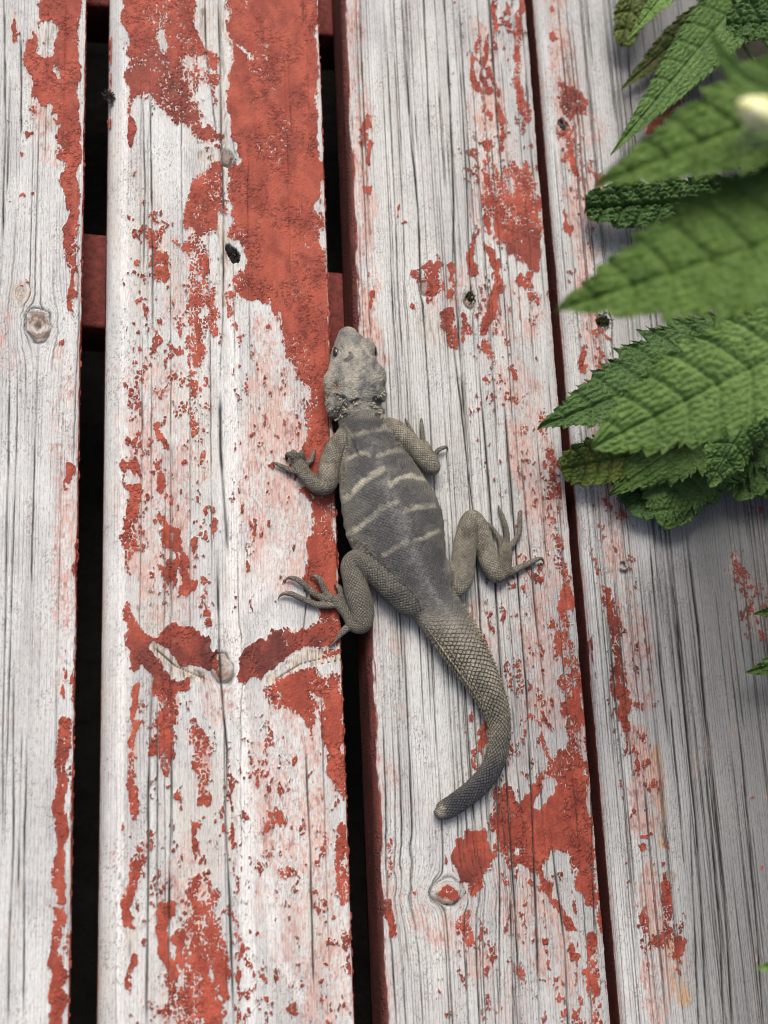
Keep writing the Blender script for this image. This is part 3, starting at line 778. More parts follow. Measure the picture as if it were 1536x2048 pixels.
LIZ_TRUNK = [(704, 790, 9.5, 50, .62), (716, 825, 9, 47, .66), (724, 848, 9, 50, .66), (731, 872, 9, 57, .60), (739, 902, 9.2, 66, .55), (750, 935, 9.8, 77, .50), (763, 972, 10.4, 90, .455), (777, 1010, 10.8, 99, .43), (789, 1045, 10.8, 103, .415),
             (801, 1080, 10.4, 98, .42), (818, 1118, 9.8, 84, .46), (839, 1160, 9, 66, .54), (862, 1200, 8.6, 52, .66), (888, 1238, 8.6, 49, .74), (921, 1288, 8.4, 45, .78), (950, 1335, 8, 39, .82), (972, 1375, 7.3, 33, .88), (988, 1410, 6.6, 28, .94),
             (997, 1440, 5.8, 23.5, 1), (999, 1470, 5.3, 21.5, 1), (995, 1502, 5.1, 21, 1), (985, 1532, 5.0, 20.5, 1), (967, 1560, 4.9, 20.5, 1), (940, 1586, 4.8, 20, 1), (908, 1609, 4.6, 19.5, 1), (888, 1621, 4.4, 18, 1), (882, 1625, 4.3, 15, 1)]
LIZ_HEAD = [(692, 670, 8.5, 20, .85), (697, 683, 9.5, 32, .80), (703, 700, 10.6, 43, .76), (706, 720, 11.4, 49, .74), (709, 748, 12, 58, .66), (711, 772, 12, 61, .62), (712, 792, 11.5, 58, .60), (713, 808, 10.5, 50, .62), (716, 830, 9.6, 44, .68)]
LIMBS = {
    'arm_l': [(700, 872, 9.5, 18), (680, 884, 10.5, 20), (664, 912, 11, 21), (657, 940, 10.8, 21), (655, 966, 9.4, 20), (640, 972, 7.8, 18), (622, 961, 6.2, 16), (608, 947, 4.8, 14), (600, 930, 3.8, 17, .6), (598, 921, 3.4, 16, .6)],
    'arm_r': [(768, 850, 9.5, 18), (792, 858, 11, 19), (812, 878, 11.8, 19), (838, 905, 11.6, 20), (856, 925, 10.4, 20), (864, 934, 8.4, 18), (862, 922, 6.2, 15), (852, 902, 4.6, 13), (845, 888, 3.6, 13, .7)],
    'leg_l': [(846, 1212, 8.5, 26, .9), (826, 1202, 9, 34, .75), (800, 1180, 9.6, 37, .72), (768, 1155, 10.4, 31, .85), (738, 1134, 11, 24, 1), (713, 1120, 11.2, 21, 1), (701, 1133, 10.6, 20, 1), (708, 1160, 9.6, 23, .95), (716, 1190, 8.6, 26, .85), (724, 1220, 7.4, 24, .85), (724, 1246, 6, 20, .9), (710, 1247, 4.8, 17, .9), (697, 1228, 4.4, 14, .9), (682, 1208, 4.0, 14, .75), (670, 1200, 3.4, 13, .7)],
    'leg_r': [(905, 1180, 8.5, 20, .9), (922, 1160, 9, 24, .85), (927, 1120, 9.8, 25, .85), (932, 1075, 10.6, 23, .95), (938, 1042, 11, 18, 1), (948, 1036, 10.6, 16, 1), (962, 1058, 9.6, 18, 1), (970, 1093, 8.6, 20, .95), (980, 1126, 7.2, 22, .9), (994, 1148, 5.6, 19, .9), (1006, 1141, 4.4, 15, .9), (1010, 1118, 4, 15, .75), (1011, 1094, 3.4, 14, .7)],
}
TOES = {   # (px, py, z mm, half width px)
    'fl1': [(604, 944, 4, 9), (586, 942, 3.6, 7.5), (569, 935, 3.0, 6), (556, 929, 2.6, 5)],
    'fl2': [(594, 926, 4.2, 8), (584, 914, 5.6, 7), (578, 908, 5.4, 6.5), (573, 911, 2.4, 5)],
    'fl3': [(599, 920, 4.2, 8), (591, 909, 6.0, 7), (587, 904, 5.4, 6.5), (584, 905, 2.2, 5)],
    'fl4': [(606, 918, 4.2, 8), (603, 910, 5.8, 7), (603, 905, 5.2, 6), (603, 904, 2.4, 5)],
    'fl5': [(612, 930, 3.6, 7), (622, 922, 3.2, 6), (626, 911, 2.8, 5.2), (628, 904, 2.4, 4.2)],
    'fr1': [(842, 890, 3.4, 7), (830, 875, 3, 6), (822, 860, 2.8, 5.5), (814, 845, 2.4, 4.2)],
    'fr2': [(847, 886, 3.4, 7), (845, 872, 3, 6), (844, 856, 2.8, 5.5), (843, 844, 2.4, 4.2)],
    'fr3': [(855, 898, 3.6, 7), (868, 909, 3.4, 6), (878, 899, 4.2, 5.8), (888, 895, 4.2, 5)],
    'hl5': [(706, 1252, 4.4, 11), (693, 1257, 3.6, 9), (682, 1268, 2.8, 7), (673, 1279, 2.2, 4.5)],
    'hl1': [(681, 1206, 3.6, 9), (683, 1190, 3.4, 8), (680, 1178, 3.6, 7), (675, 1172, 3.2, 6)],
    'hl2': [(668, 1200, 3.6, 9), (652, 1185, 3.2, 7.5), (645, 1172, 3.6, 7), (638, 1157, 4, 6.5), (631, 1153, 3.6, 5.5)],
    'hl3': [(666, 1200, 3.6, 9), (646, 1196, 3.2, 8), (628, 1187, 3.2, 7.5), (611, 1171, 3.6, 7), (594, 1159, 4, 6.5), (584, 1156, 3.6, 5.5)],
    'hl4': [(672, 1208, 3.6, 9), (650, 1211, 3.2, 8), (629, 1208, 3.0, 7.5), (602, 1197, 3.4, 7), (584, 1188, 4, 6.5), (574, 1187, 3.6, 5.5)],
    'hr1': [(1004, 1094, 3.4, 8), (999, 1078, 3.2, 7), (990, 1064, 3, 6), (981, 1052, 2.8, 5)],
    'hr2': [(1011, 1092, 3.4, 8), (1014, 1074, 3.2, 7.5), (1010, 1050, 3, 7), (1004, 1031, 2.8, 6), (1000, 1022, 2.6, 4.5)],
    'hr3': [(1017, 1096, 3.4, 8), (1028, 1084, 3.2, 7), (1038, 1066, 3.2, 6.5), (1040, 1045, 3.4, 6), (1040, 1026, 3.4, 5)],
    'hr4': [(1010, 1148, 4, 11), (1030, 1140, 3.4, 9), (1047, 1132, 3.2, 7.5), (1062, 1124, 3.6, 6.5), (1076, 1118, 4, 5.5)],
}
CLAWS = {'fl1': (544, 924, 1), 'fl2': (571, 917, .3), 'fl3': (583, 909, .3), 'fl4': (602, 907, .3), 'fl5': (629, 899, .4), 'fr1': (810, 836, .3), 'fr2': (842, 836, .3), 'fr3': (895, 905, .3), 'hl5': (656, 1298, .3),
         'hl1': (668, 1176, .5), 'hl2': (619, 1160, .4), 'hl3': (568, 1166, .4), 'hl4': (555, 1200, .4), 'hr1': (973, 1045, .5), 'hr2': (997, 1010, .5), 'hr3': (1045, 1027, .5), 'hr4': (1088, 1134, .4)}


def make_lizard():
    V, Fc = [], []
    tube_geo(V, Fc, 'trunk', LIZ_TRUNK, 6, 28)
    tube_geo(V, Fc, 'head', LIZ_HEAD, 5, 24)
    for n_, p in LIMBS.items():
        tube_geo(V, Fc, n_, p, 6, 18)
    for n_, p in TOES.items():
        tube_geo(V, Fc, n_, [(a, b, c, d * .86) for a, b, c, d in p], 5, 10)
    # head relief: brows, jowls, crown, temporal bulges
    blob(V, Fc, 694, 701, 16.8, 14, 26, 3.0, .12); blob(V, Fc, 733, 700, 16.2, 18, 28, 3.2, -.2)
    blob(V, Fc, 697, 668, 11.5, 19, 16, 3.6)
    blob(V, Fc, 672, 768, 11.5, 26, 36, 6.6, .1); blob(V, Fc, 748, 758, 13, 26, 34, 6.8, -.15); blob(V, Fc, 714, 752, 17, 38, 36, 3.4)
    blob(V, Fc, 668, 800, 9, 17, 26, 5.6); blob(V, Fc, 757, 790, 10, 17, 24, 5.6); blob(V, Fc, 666, 824, 7.4, 14, 20, 4.4, .3); blob(V, Fc, 758, 822, 9.4, 13, 16, 4.4)
    # shoulder and hip masses, folds along the flank
    blob(V, Fc, 694, 884, 9.5, 24, 34, 6.8, .3); blob(V, Fc, 780, 868, 10.5, 24, 30, 6.4, -.5)
    blob(V, Fc, 880, 1150, 9, 32, 46, 6.6, .3); blob(V, Fc, 838, 1190, 8.6, 34, 40, 6.4, .8)
    me = bpy.data.meshes.new('tmp'); me.from_pydata([tuple(v) for v in V], [], Fc)
    o = bpy.data.objects.new('tmp', me); COL.objects.link(o)
    md = o.modifiers.new('r', 'REMESH'); md.mode = 'VOXEL'; md.voxel_size = .00042; md.use_smooth_shade = True
    sm = o.modifiers.new('s', 'SMOOTH'); sm.factor = .5; sm.iterations = 4
    dg = bpy.context.evaluated_depsgraph_get()
    me2 = bpy.data.meshes.new_from_object(o.evaluated_get(dg)); me2.name = 'body'
    bpy.data.objects.remove(o); bpy.data.meshes.remove(me)
    n = len(me2.vertices); P = np.empty(n * 3, np.float32); me2.vertices.foreach_get('co', P); P = P.reshape(-1, 3).astype(float)
    N = np.empty(n * 3, np.float32); me2.vertices.foreach_get('normal', N); N = N.reshape(-1, 3).astype(float)
    # nearest tube station for each vertex
    C = np.concatenate([t[1] for t in TUBES]); RA = np.concatenate([t[2] for t in TUBES]); RB = np.concatenate([t[3] for t in TUBES])
    S = np.concatenate([t[4] for t in TUBES]); U = np.concatenate([t[5] for t in TUBES])
    names = [t[0] for t in TUBES]; reg = np.concatenate([np.full(len(t[1]), i) for i, t in enumerate(TUBES)])
    slen = np.concatenate([np.concatenate([[0], np.cumsum(np.linalg.norm(np.diff(t[1], axis=0), axis=1))]) for t in TUBES])
    best = np.zeros(n, int)
    for a in range(0, n, 20000):
        d = np.linalg.norm(P[a:a + 20000, None, :] - C[None], axis=2) - .9 * (.65 * RA + .35 * RB)[None]
        best[a:a + 20000] = d.argmin(1)
    R = reg[best]; rel = P - C[best]
    T = np.cross(U, S)
    s = slen[best] - (rel * T[best]).sum(1) * -1
    lat = (rel * S[best]).sum(1); ver = (rel * U[best]).sum(1)
    th = np.arctan2(lat / RA[best], ver / RB[best])          # 0 on the back
    px, py = to_px(P[:, 0], P[:, 1], P[:, 2])
    is_tr = R == names.index('trunk'); is_hd = R == names.index('head')
    nT = fbm(P[:, 0] * 400, P[:, 1] * 400, 88, 2)
    tail = is_tr & (py + 26 * nT > 1222)
    tl = sstep(1190, 1290, py) * is_tr
    pitch = np.full(n, 1.5e-3)
    for i, nm in enumerate(names):
        if nm.startswith('leg'): pitch[R == i] = 1.1e-3
        elif nm.startswith('arm'): pitch[R == i] = .95e-3
        elif nm in TOES: pitch[R == i] = 1.1e-3
    pitch[is_tr] = 1.15e-3; pitch[tail] = 1.55e-3; pitch[is_hd] = 1.2e-3
    rad = np.array([np.mean(t[2]) for t in TUBES])[R]; rad = np.where(is_tr, np.where(tail, .0075, .019), rad)
    uu = s / pitch; vv = th * rad / pitch
    pq = np.stack([uu * .62 + vv * .62, uu * .62 - vv * .62, np.zeros(n)], -1); pq[:, :2] += .22 * np.stack([fbm(px / 9, py / 9, 71, 2), fbm(px / 9, py / 9, 73, 2)], -1)
    # ---- colours
    e = 1000.0
    nA = fbm(px / 26, py / 26, 5, 4); nB = fbm(px / 7, py / 7, 9, 3); nC = fbm(px / 60, py / 60, 12, 3)
    band = Wear()
    for w_, pts in [(8, [(686, 876), (710, 868), (737, 863)]), (9, [(744, 860), (762, 858), (782, 850)]), (10, [(680, 926), (704, 913), (734, 904)]), (7, [(730, 903), (738, 912)]), (9, [(755, 912), (782, 905), (806, 897)]),
                    (11, [(672, 1010), (695, 993), (717, 972), (742, 953), (766, 936)]), (9, [(781, 970), (800, 957), (822, 953), (852, 957)]), (11, [(692, 1072), (714, 1057), (740, 1036), (762, 1020), (792, 1002)]), (8, [(808, 1026), (835, 1013), (868, 1011)]),
                    (7, [(776, 1004), (790, 1003)]), (9, [(768, 1108), (790, 1096), (814, 1084)]), (7, [(830, 1080), (848, 1074), (878, 1063)])]:
        band.stroke(1.0, [(a, b, w_ * .52) for a, b in pts])
    bd = band.sample(px + 4 * nA + 2 * nB, py + 5 * fbm(px / 20, py / 20, 31, 3) + 2 * nB) * sstep(-.6, .2, nA + .9)
    bd = np.clip(bd * (.75 + .5 * nB + .25 * nA), 0, 1) * is_tr
    fl = sstep(.55, 1.25, np.abs(th))                          # flank
    slate = np.array([.053, .0535, .0545]); flank = np.array([.115, .112, .092]); pale = np.array([.36, .345, .265])
    tan = np.array([.262, .242, .186]); tand = np.array([.115, .105, .080]); headc = np.array([.245, .232, .190]); headd = np.array([.085, .086, .084])
    mixv = lambda a, b, f: a * (1 - f[:, None]) + b * f[:, None]
    ones = np.ones(n)
    colr = mixv(np.outer(ones, slate), np.outer(ones, flank), np.clip(fl * .95 + .5 * nA + .3 * nC, 0, 1))
    dust = np.clip(.25 + .9 * nB + .9 * nA + .5 * nC, 0, 1) * .50
    colr = mixv(colr, np.outer(ones, np.array([.14, .136, .12])), dust)
    spine = np.exp(-(th / .16) ** 2) * sstep(850, 900, py) * .5
    colr = mixv(colr, np.outer(ones, np.array([.17, .17, .165])), np.clip(spine * (.8 + nB), 0, 1) * is_tr)
    colr = mixv(colr, np.outer(ones, pale), bd * .95 * np.clip(.85 + .8 * nC, .4, 1))
    tcol = mixv(np.outer(ones, np.array([.25, .235, .180])), np.outer(ones, np.array([.105, .099, .080])), np.clip(.35 + .7 * nA, 0, 1))
    colr = mixv(colr, tcol, tl)
    tend = sstep(1420, 1560, py) * is_tr
    tback = np.exp(-(th / 1.0) ** 2)
    colr = mixv(colr, np.outer(ones, np.array([.042, .046, .056])), tend * (.6 + .4 * tback))
    tip = np.exp(-((px - 880) ** 2 + (py - 1622) ** 2) / 13.0 ** 2) * is_tr
    colr = mixv(colr, np.outer(ones, np.array([.36, .33, .26])), np.clip(tip * (1 + nB), 0, 1))
    hc = mixv(np.outer(ones, headc), np.outer(ones, headd), np.clip(.38 + .9 * nA + .7 * nB, 0, 1))
    hf = np.clip((is_hd * 1.0) + 0, 0, 1) * sstep(838, 815, py) + (is_tr & (py < 842)) * sstep(846, 818, py)
    hf = np.clip(hf, 0, 1); colr = mixv(colr, hc, hf)
    dk = Wear()
    for p in ([(686, 800, 8), (690, 815, 7), (668, 828, 8)], [(668, 838, 7), (690, 832, 5)], [(752, 800, 7), (764, 812, 8)], [(756, 830, 5), (770, 836, 5)], [(671, 792, 5), (690, 802, 5)], [(700, 706, 3), (704, 714, 4), (690, 722, 3)], [(685, 856, 3), (704, 880, 3), (716, 912, 3)], [(704, 806, 4), (716, 800, 3)]):
        dk.stroke(1, p)
    colr = mixv(colr, np.outer(ones, np.array([.035, .034, .034])), dk.sample(px, py) * .72 * (hf > .01) + dk.sample(px, py) * .4 * (hf <= .01))
    ear = np.exp(-(((px - 671) / 5) ** 2 + ((py - 772) / 9) ** 2)); colr = mixv(colr, np.outer(ones, np.array([.13, .075, .035])), np.clip(ear * 1.2, 0, 1) * (P[:, 2] > .006))
    lb = np.array([nm.startswith(('arm', 'leg')) for nm in names])[R]; tb = np.array([nm in TOES for nm in names])[R]
    lc = mixv(np.outer(ones, tan), np.outer(ones, tand), np.clip(.36 + 1.0 * nA + .5 * nB, 0, 1))
    cool = np.array([nm.startswith('leg_l') for nm in names])[R]
    lc = mixv(lc, np.outer(ones, np.array([.125, .120, .098])), cool * .7)
    thigh = np.exp(-(((px - 800) / 60) ** 2 + ((py - 1190) / 40) ** 2)) * cool
    lc = mixv(lc, np.outer(ones, np.array([.075, .074, .068])), np.clip(thigh * (.8 + nA), 0, 1))
    colr = np.where((lb | tb)[:, None], lc, colr)
    toe_d = tb * .45
    colr = mixv(colr, np.outer(ones, np.array([.085, .08, .072])), toe_d)
    # soften the joins between limbs, trunk and head
    ne = len(me2.edges); E = np.empty(ne * 2, np.int32); me2.edges.foreach_get('vertices', E); E = E.reshape(-1, 2)
    deg = np.bincount(E.ravel(), minlength=n).astype(float)

    def smooth(a, it):
        for _ in range(it):
            t_ = np.bincount(E[:, 0], a[E[:, 1]], n) + np.bincount(E[:, 1], a[E[:, 0]], n)
            a = .3 * a + .7 * t_ / deg
        return a
    cls = np.where(lb | tb, 1.0, 0.0) + 0.0 * n; cls = np.where(is_hd, 2.0, cls)
    bord = np.bincount(E[:, 0], np.abs(cls[E[:, 0]] - cls[E[:, 1]]), n) + np.bincount(E[:, 1], np.abs(cls[E[:, 0]] - cls[E[:, 1]]), n)
    bm = np.clip(smooth(np.minimum(bord, 1.0), 45) * 7, 0, 1)
    cs = np.stack([smooth(colr[:, j].copy(), 60) for j in range(3)], -1)
    colr = mixv(colr, cs * (.9 + .5 * nB)[:, None], bm)
    # ---- relief: keeled scales on tail and limbs, folds on the flank and neck
    fp = pq[:, 0] - np.floor(pq[:, 0]); fq = pq[:, 1] - np.floor(pq[:, 1])
    edge = np.minimum(np.minimum(fp, 1 - fp), np.minimum(fq, 1 - fq))
    amp = np.where(tail, .00040 * sstep(1215, 1290, py), np.where(lb, .00016, np.where(tb, .0001, 0)))
    disp = amp * (np.minimum(fp, fq) * 1.6 - .4)
    disp = disp - dk.sample(px, py) * .0011 + (is_tr & ~tail) * (.00022 * nA + .00025 * np.sin(s * 900 + 3 * nC) * np.clip(np.abs(th) - .7, 0, 1))
    disp = disp + hf * (.00016 * nB + .00015 * nA)
    disp = disp - .0012 * ear
    # ring grooves towards the tail end
    tq = sstep(1330, 1430, py) * is_tr
    disp = disp - tq * .00022 * np.exp(-((s / .0042 % 1 - .5) / .12) ** 2)
    P2 = P + N * disp[:, None]
    P2[:, 2] = np.maximum(P2[:, 2], .0003)
    me2.vertices.foreach_set('co', P2.astype(np.float32).ravel())
    attr(me2, 'skin', np.concatenate([colr, np.ones((n, 1))], 1), 'FLOAT_COLOR')
    attr(me2, 'scales', pq, 'FLOAT_VECTOR')
    attr(me2, 'keel', np.where(tail, .12 + .88 * sstep(1215, 1320, py), np.where(lb, .75, np.where(tb, .6, np.where(is_hd, .10, .45 - .33 * sstep(1140, 1215, py))))))
    k = NT('lizard_skin')
    base = k.attr('skin', 'Color'); sc = k.attr('scales', 'Vector'); kl = k.attr('keel')
    sep = k.n('ShaderNodeSeparateXYZ'); k.put(sep.inputs[0], sc)
    f1 = k.math('FRACT', sep.outputs[0]); f2 = k.math('FRACT', sep.outputs[1])
    tri = lambda f: k.math('SUBTRACT', 1.0, k.math('ABSOLUTE', k.math('MULTIPLY_ADD', f, 2.0, -1.0)))
    ed = k.math('MINIMUM', tri(f1), tri(f2))
    seam = k.math('MULTIPLY', k.ss(ed, .04, .30, 1., 0.), kl)
    wnz = k.n('ShaderNodeTexWhiteNoise', noise_dimensions='2D'); cmb = k.n('ShaderNodeCombineXYZ'); k.put(cmb.inputs[0], k.math('FLOOR', sep.outputs[0])); k.put(cmb.inputs[1], k.math('FLOOR', sep.outputs[1])); k.put(wnz.inputs[0], cmb.outputs[0])
    base = k.mix(k.math('MULTIPLY', k.math('MULTIPLY', wnz.outputs[0], kl), .45), base, k.mix(1.0, base, (.45, .44, .44), 'MULTIPLY'))
    tc = k.n('ShaderNodeTexCoord').outputs['Object']
    grit = k.noise(tc, 700, 3, .75)
    vor = k.voro(tc, 1100)
    c = k.mix(k.math('MULTIPLY', seam, .64), base, k.mix(1.0, base, (.26, .25, .25), 'MULTIPLY'))
    c = k.mix(k.math('MULTIPLY', k.ss(grit, .53, .72), .30), c, k.mix(.5, k.mix(1.0, c, (2.2, 2.2, 2.1), 'MULTIPLY'), (.22, .21, .175)))
    c = k.mix(k.math('MULTIPLY', k.ss(grit, .28, .46, 1., 0.), .55), c, (.02, .02, .02))
    k.put(k.b.inputs['Base Color'], c)
    k.b.inputs['Roughness'].default_value = .62; k.b.inputs['Specular IOR Level'].default_value = .32
    ramp = k.math('MINIMUM', f1, f2)
    hh = k.math('ADD', k.math('MULTIPLY', k.math('ADD', ramp, k.ss(ed, 0., .4)), kl), k.math('MULTIPLY', k.math('ADD', grit, k.math('MULTIPLY', vor, -1.2)), .8))
    k.put(k.b.inputs['Normal'], k.bump(hh, .00045, 1.0))
    me2.materials.clear(); me2.materials.append(k.m)
    root_p = at(789, 1045, 0)
    root = empty('lizard', root_p, 'grey agama lizard with pale cross bands and blunt tail lying on the boards', 'lizard')
    body = bpy.data.objects.new('body', me2); COL.objects.link(body); adopt(body, root)
    me2.polygons.foreach_set('use_smooth', np.ones(len(me2.polygons), bool))

    # ---- claws
    mc = simple_mat('dark_horn', (.045, .036, .028), (.09, .075, .055), 400, .4, 0, .5)
    for nm, (cx, cy, cz) in CLAWS.items():
        t = TOES[nm]; a = t[-1]; b = t[-2]
        p0 = at(b[0] * .25 + a[0] * .75, b[1] * .25 + a[1] * .75, a[2] / 1000); p1 = at(a[0], a[1], a[2] / 1000); tipp = at(cx, cy, cz / 1000 + .0003)
        dirv = p1 - at(b[0], b[1], b[2] / 1000); dirv /= np.linalg.norm(dirv) + 1e-9
        L = np.linalg.norm(tipp - p1)
        mid = p1 + dirv * L * .55 + np.array([0, 0, .0006])
        pts = [(1 - u) ** 2 * p1 + 2 * u * (1 - u) * mid + u * u * tipp for u in np.linspace(-.12, 1, 8)]
        pts = np.array(pts); VV, FF = [], []
        r0 = max(a[3] * ppm() * .82, .00075)
        Tn = np.gradient(pts, axis=0); Tn /= np.linalg.norm(Tn, axis=1)[:, None] + 1e-12
        for i, (q, tn) in enumerate(zip(pts, Tn)):
            s_ = np.cross(tn, [0, 0, 1.0]); s_ = s_ / np.linalg.norm(s_) if np.linalg.norm(s_) > .1 else np.array([1.0, 0, 0]); u_ = np.cross(s_, tn)
            r = r0 * (1 - i / 7) ** .75 + .00006
            for kk in range(8):
                an = kk * math.pi / 4; VV.append(q + s_ * r * math.cos(an) + u_ * r * math.sin(an))
        for i in range(7):
            for kk in range(8):
                FF.append((i * 8 + kk, i * 8 + (kk + 1) % 8, (i + 1) * 8 + (kk + 1) % 8, (i + 1) * 8 + kk))
        FF.append(tuple(range(8))[::-1]); FF.append(tuple(range(56, 64)))
        adopt(mesh_obj('claw', VV, FF, mc), root)

    # ---- eyes with lids
    def ball(name, c, r, mat, sq=(1, 1, 1)):
        VV, FF = [], []
        for i in range(13):
            ph = math.pi * i / 12
            for kk in range(20):
                t_ = 2 * math.pi * kk / 20
                VV.append(c + np.array([r * sq[0] * math.sin(ph) * math.cos(t_), r * sq[1] * math.sin(ph) * math.sin(t_), r * sq[2] * math.cos(ph)]))
        for i in range(12):
            for kk in range(20):
                FF.append((i * 20 + kk, (i + 1) * 20 + kk, (i + 1) * 20 + (kk + 1) % 20, i * 20 + (kk + 1) % 20))
        return mesh_obj(name, VV, FF, mat)
    ke = NT('wet_dark_eye'); ke.b.inputs['Base Color'].default_value = (.012, .011, .010, 1); ke.b.inputs['Roughness'].default_value = .08
    kl_ = simple_mat('pale_eyelid_skin', (.16, .15, .125), (.06, .058, .052), 700, .7, .0002)
    for ex, ey, ez, sx in ((672, 706, 15.6, -1), (747, 704, 10.8, 1)):
        c = at(ex, ey, ez / 1000)
        eye = adopt(ball('eye', c, .00215, ke.m, (.85, 1.5, 1)), root)
        nrm = np.array([sx * .62, .05, .75]); nrm /= np.linalg.norm(nrm)
        a1 = np.cross(nrm, [0, 1.0, 0]); a1 /= np.linalg.norm(a1); a2 = np.cross(nrm, a1)
        VV, FF = [], []
        for i in range(28):
            t_ = 2 * math.pi * i / 28; ctr = c + nrm * .0009 + a1 * .0017 * math.cos(t_) + a2 * .0032 * math.sin(t_)
            rd = a1 * math.cos(t_) + a2 * math.sin(t_); rr_ = .00040 + .00012 * math.sin(t_ * 7)
            for kk in range(8):
                an = kk * math.pi / 4; VV.append(ctr + rd * rr_ * math.cos(an) + nrm * rr_ * math.sin(an))
        for i in range(28):
            for kk in range(8):
                FF.append((i * 8 + kk, i * 8 + (kk + 1) % 8, ((i + 1) % 28) * 8 + (kk + 1) % 8, ((i + 1) % 28) * 8 + kk))
        lid = mesh_obj('eyelid', VV, FF, kl_); lid.parent = eye; lid.matrix_parent_inverse = eye.matrix_parent_inverse.copy()
        eye.matrix_parent_inverse = Matrix.Translation(root.location).inverted(); lid.matrix_parent_inverse = Matrix.Identity(4)

    # ---- spiny scales: jowls and neck tufts, tail whorls
    def spikes(name, items, mat):
        VV, FF = [], []
        for p, d, L, r in items:
            d = d / np.linalg.norm(d); s_ = np.cross(d, [.3, .2, 1.0]); s_ /= np.linalg.norm(s_); u_ = np.cross(s_, d); b = len(VV)
            for kk in range(5):
                an = kk * 2 * math.pi / 5; VV.append(p - d * r * .6 + s_ * r * math.cos(an) + u_ * r * math.sin(an))
            for kk in range(5):
                an = kk * 2 * math.pi / 5; VV.append(p + d * L * .45 + s_ * r * .6 * math.cos(an) + u_ * r * .6 * math.sin(an))
            VV.append(p + d * L)
            for kk in range(5):
                k2 = (kk + 1) % 5
                FF.append((b + kk, b + k2, b + 5 + k2, b + 5 + kk)); FF.append((b + 5 + kk, b + 5 + k2, b + 10))
        o = mesh_obj(name, VV, FF, mat); adopt(o, root); tag(o, kind='stuff'); return o

    from mathutils.bvhtree import BVHTree
    bv = BVHTree.FromPolygons([tuple(v) for v in P2], [tuple(p.vertices) for p in me2.polygons])

    def surf(px_, py_):
        q = at(px_, py_, 0); d = Vector(q - CAM).normalized()
        h = bv.ray_cast(Vector(CAM), d)
        return (np.array(h[0]), np.array(h[1])) if h[0] and h[0].z > .001 else None
    r = random.Random(4); items = []
    for path, n_, L in (([(652, 778), (650, 800), (656, 818)], 26, 1.5), ([(668, 786), (682, 800), (694, 806)], 26, 1.3), ([(660, 815), (672, 822), (684, 808)], 14, 1.3), ([(688, 816), (698, 822), (706, 812), (716, 806)], 30, 1.6), ([(740, 806), (750, 812), (760, 822), (768, 832)], 32, 1.6), ([(750, 800), (764, 790), (772, 782)], 26, 1.3), ([(756, 836), (772, 834)], 12, 1.2), ([(664, 842), (678, 834), (690, 828)], 20, 1.1), ([(649, 750), (648, 772)], 14, .7), ([(766, 745), (774, 768)], 14, .7)):
        for i in range(n_):
            t = r.random() * (len(path) - 1); a = int(t); f = t - a
            qx = path[a][0] * (1 - f) + path[a + 1][0] * f + r.gauss(0, 2.2); qy = path[a][1] * (1 - f) + path[a + 1][1] * f + r.gauss(0, 2.2)
            h = surf(qx, qy)
            if h is None:
                h = surf(qx + (5 if qx < 710 else -5), qy)
            if h is not None:
                d = h[1] * .8 + np.array([(-.5 if qx < 712 else .5), -.9, .15]) + np.array([r.gauss(0, .3) for _ in range(3)])
                items.append((h[0], d, L * r.uniform(.6, 1.35) / 1000, r.uniform(.3, .55) / 1000))
    spikes('neck_spines', items, simple_mat('pale_spine_scales', (.30, .28, .21), (.17, .16, .125), 500, .7, 0))
    items = []
    C_, ra_, rb_, S_, U_ = TUBES[0][1:]
    seg = np.linalg.norm(np.diff(C_, axis=0), axis=1); cum = np.concatenate([[0], np.cumsum(seg)])
    pyc = to_px(C_[:, 0], C_[:, 1], C_[:, 2])[1]
    s0 = np.interp(1236, pyc[:130], cum[:130]); i_end = int(np.argmax(pyc > 1520)); s1 = cum[i_end]
    s_ = s0
    while s_ < s1:
        f = (s_ - s0) / (s1 - s0); c = np.array([np.interp(s_, cum, C_[:, j]) for j in range(3)]); sv = np.array([np.interp(s_, cum, S_[:, j]) for j in range(3)]); uv = np.array([np.interp(s_, cum, U_[:, j]) for j in range(3)])
        ra1, rb1 = np.interp(s_, cum, ra_), np.interp(s_, cum, rb_); tv = np.cross(uv, sv)
        for an in (-2.0, -1.72, -1.45, -1.15, -.85, .85, 1.15, 1.45, 1.75):
            p = c + sv * math.sin(an) * ra1 * .97 + uv * math.cos(an) * rb1 * .97
            nn = sv * math.sin(an) / ra1 + uv * math.cos(an) / rb1; nn /= np.linalg.norm(nn)
            big = 1.0 if an > 1.0 or an < -1.0 else .55
            big *= (1 - .75 * f) * np.interp(f, [0, .15], [.45, 1])
            items.append((p + tv * r.uniform(-.3, .3) / 1000, nn * .55 + tv * 1.0, (3.2 * big + .25) / 1000 * r.uniform(.8, 1.1), (.75 * big + .2) / 1000))
        s_ += .0021
    spikes('tail_spines', items, simple_mat('tan_keeled_scales', (.26, .235, .155), (.14, .12, .08), 500, .65, 0))
    return root


liz = make_lizard()
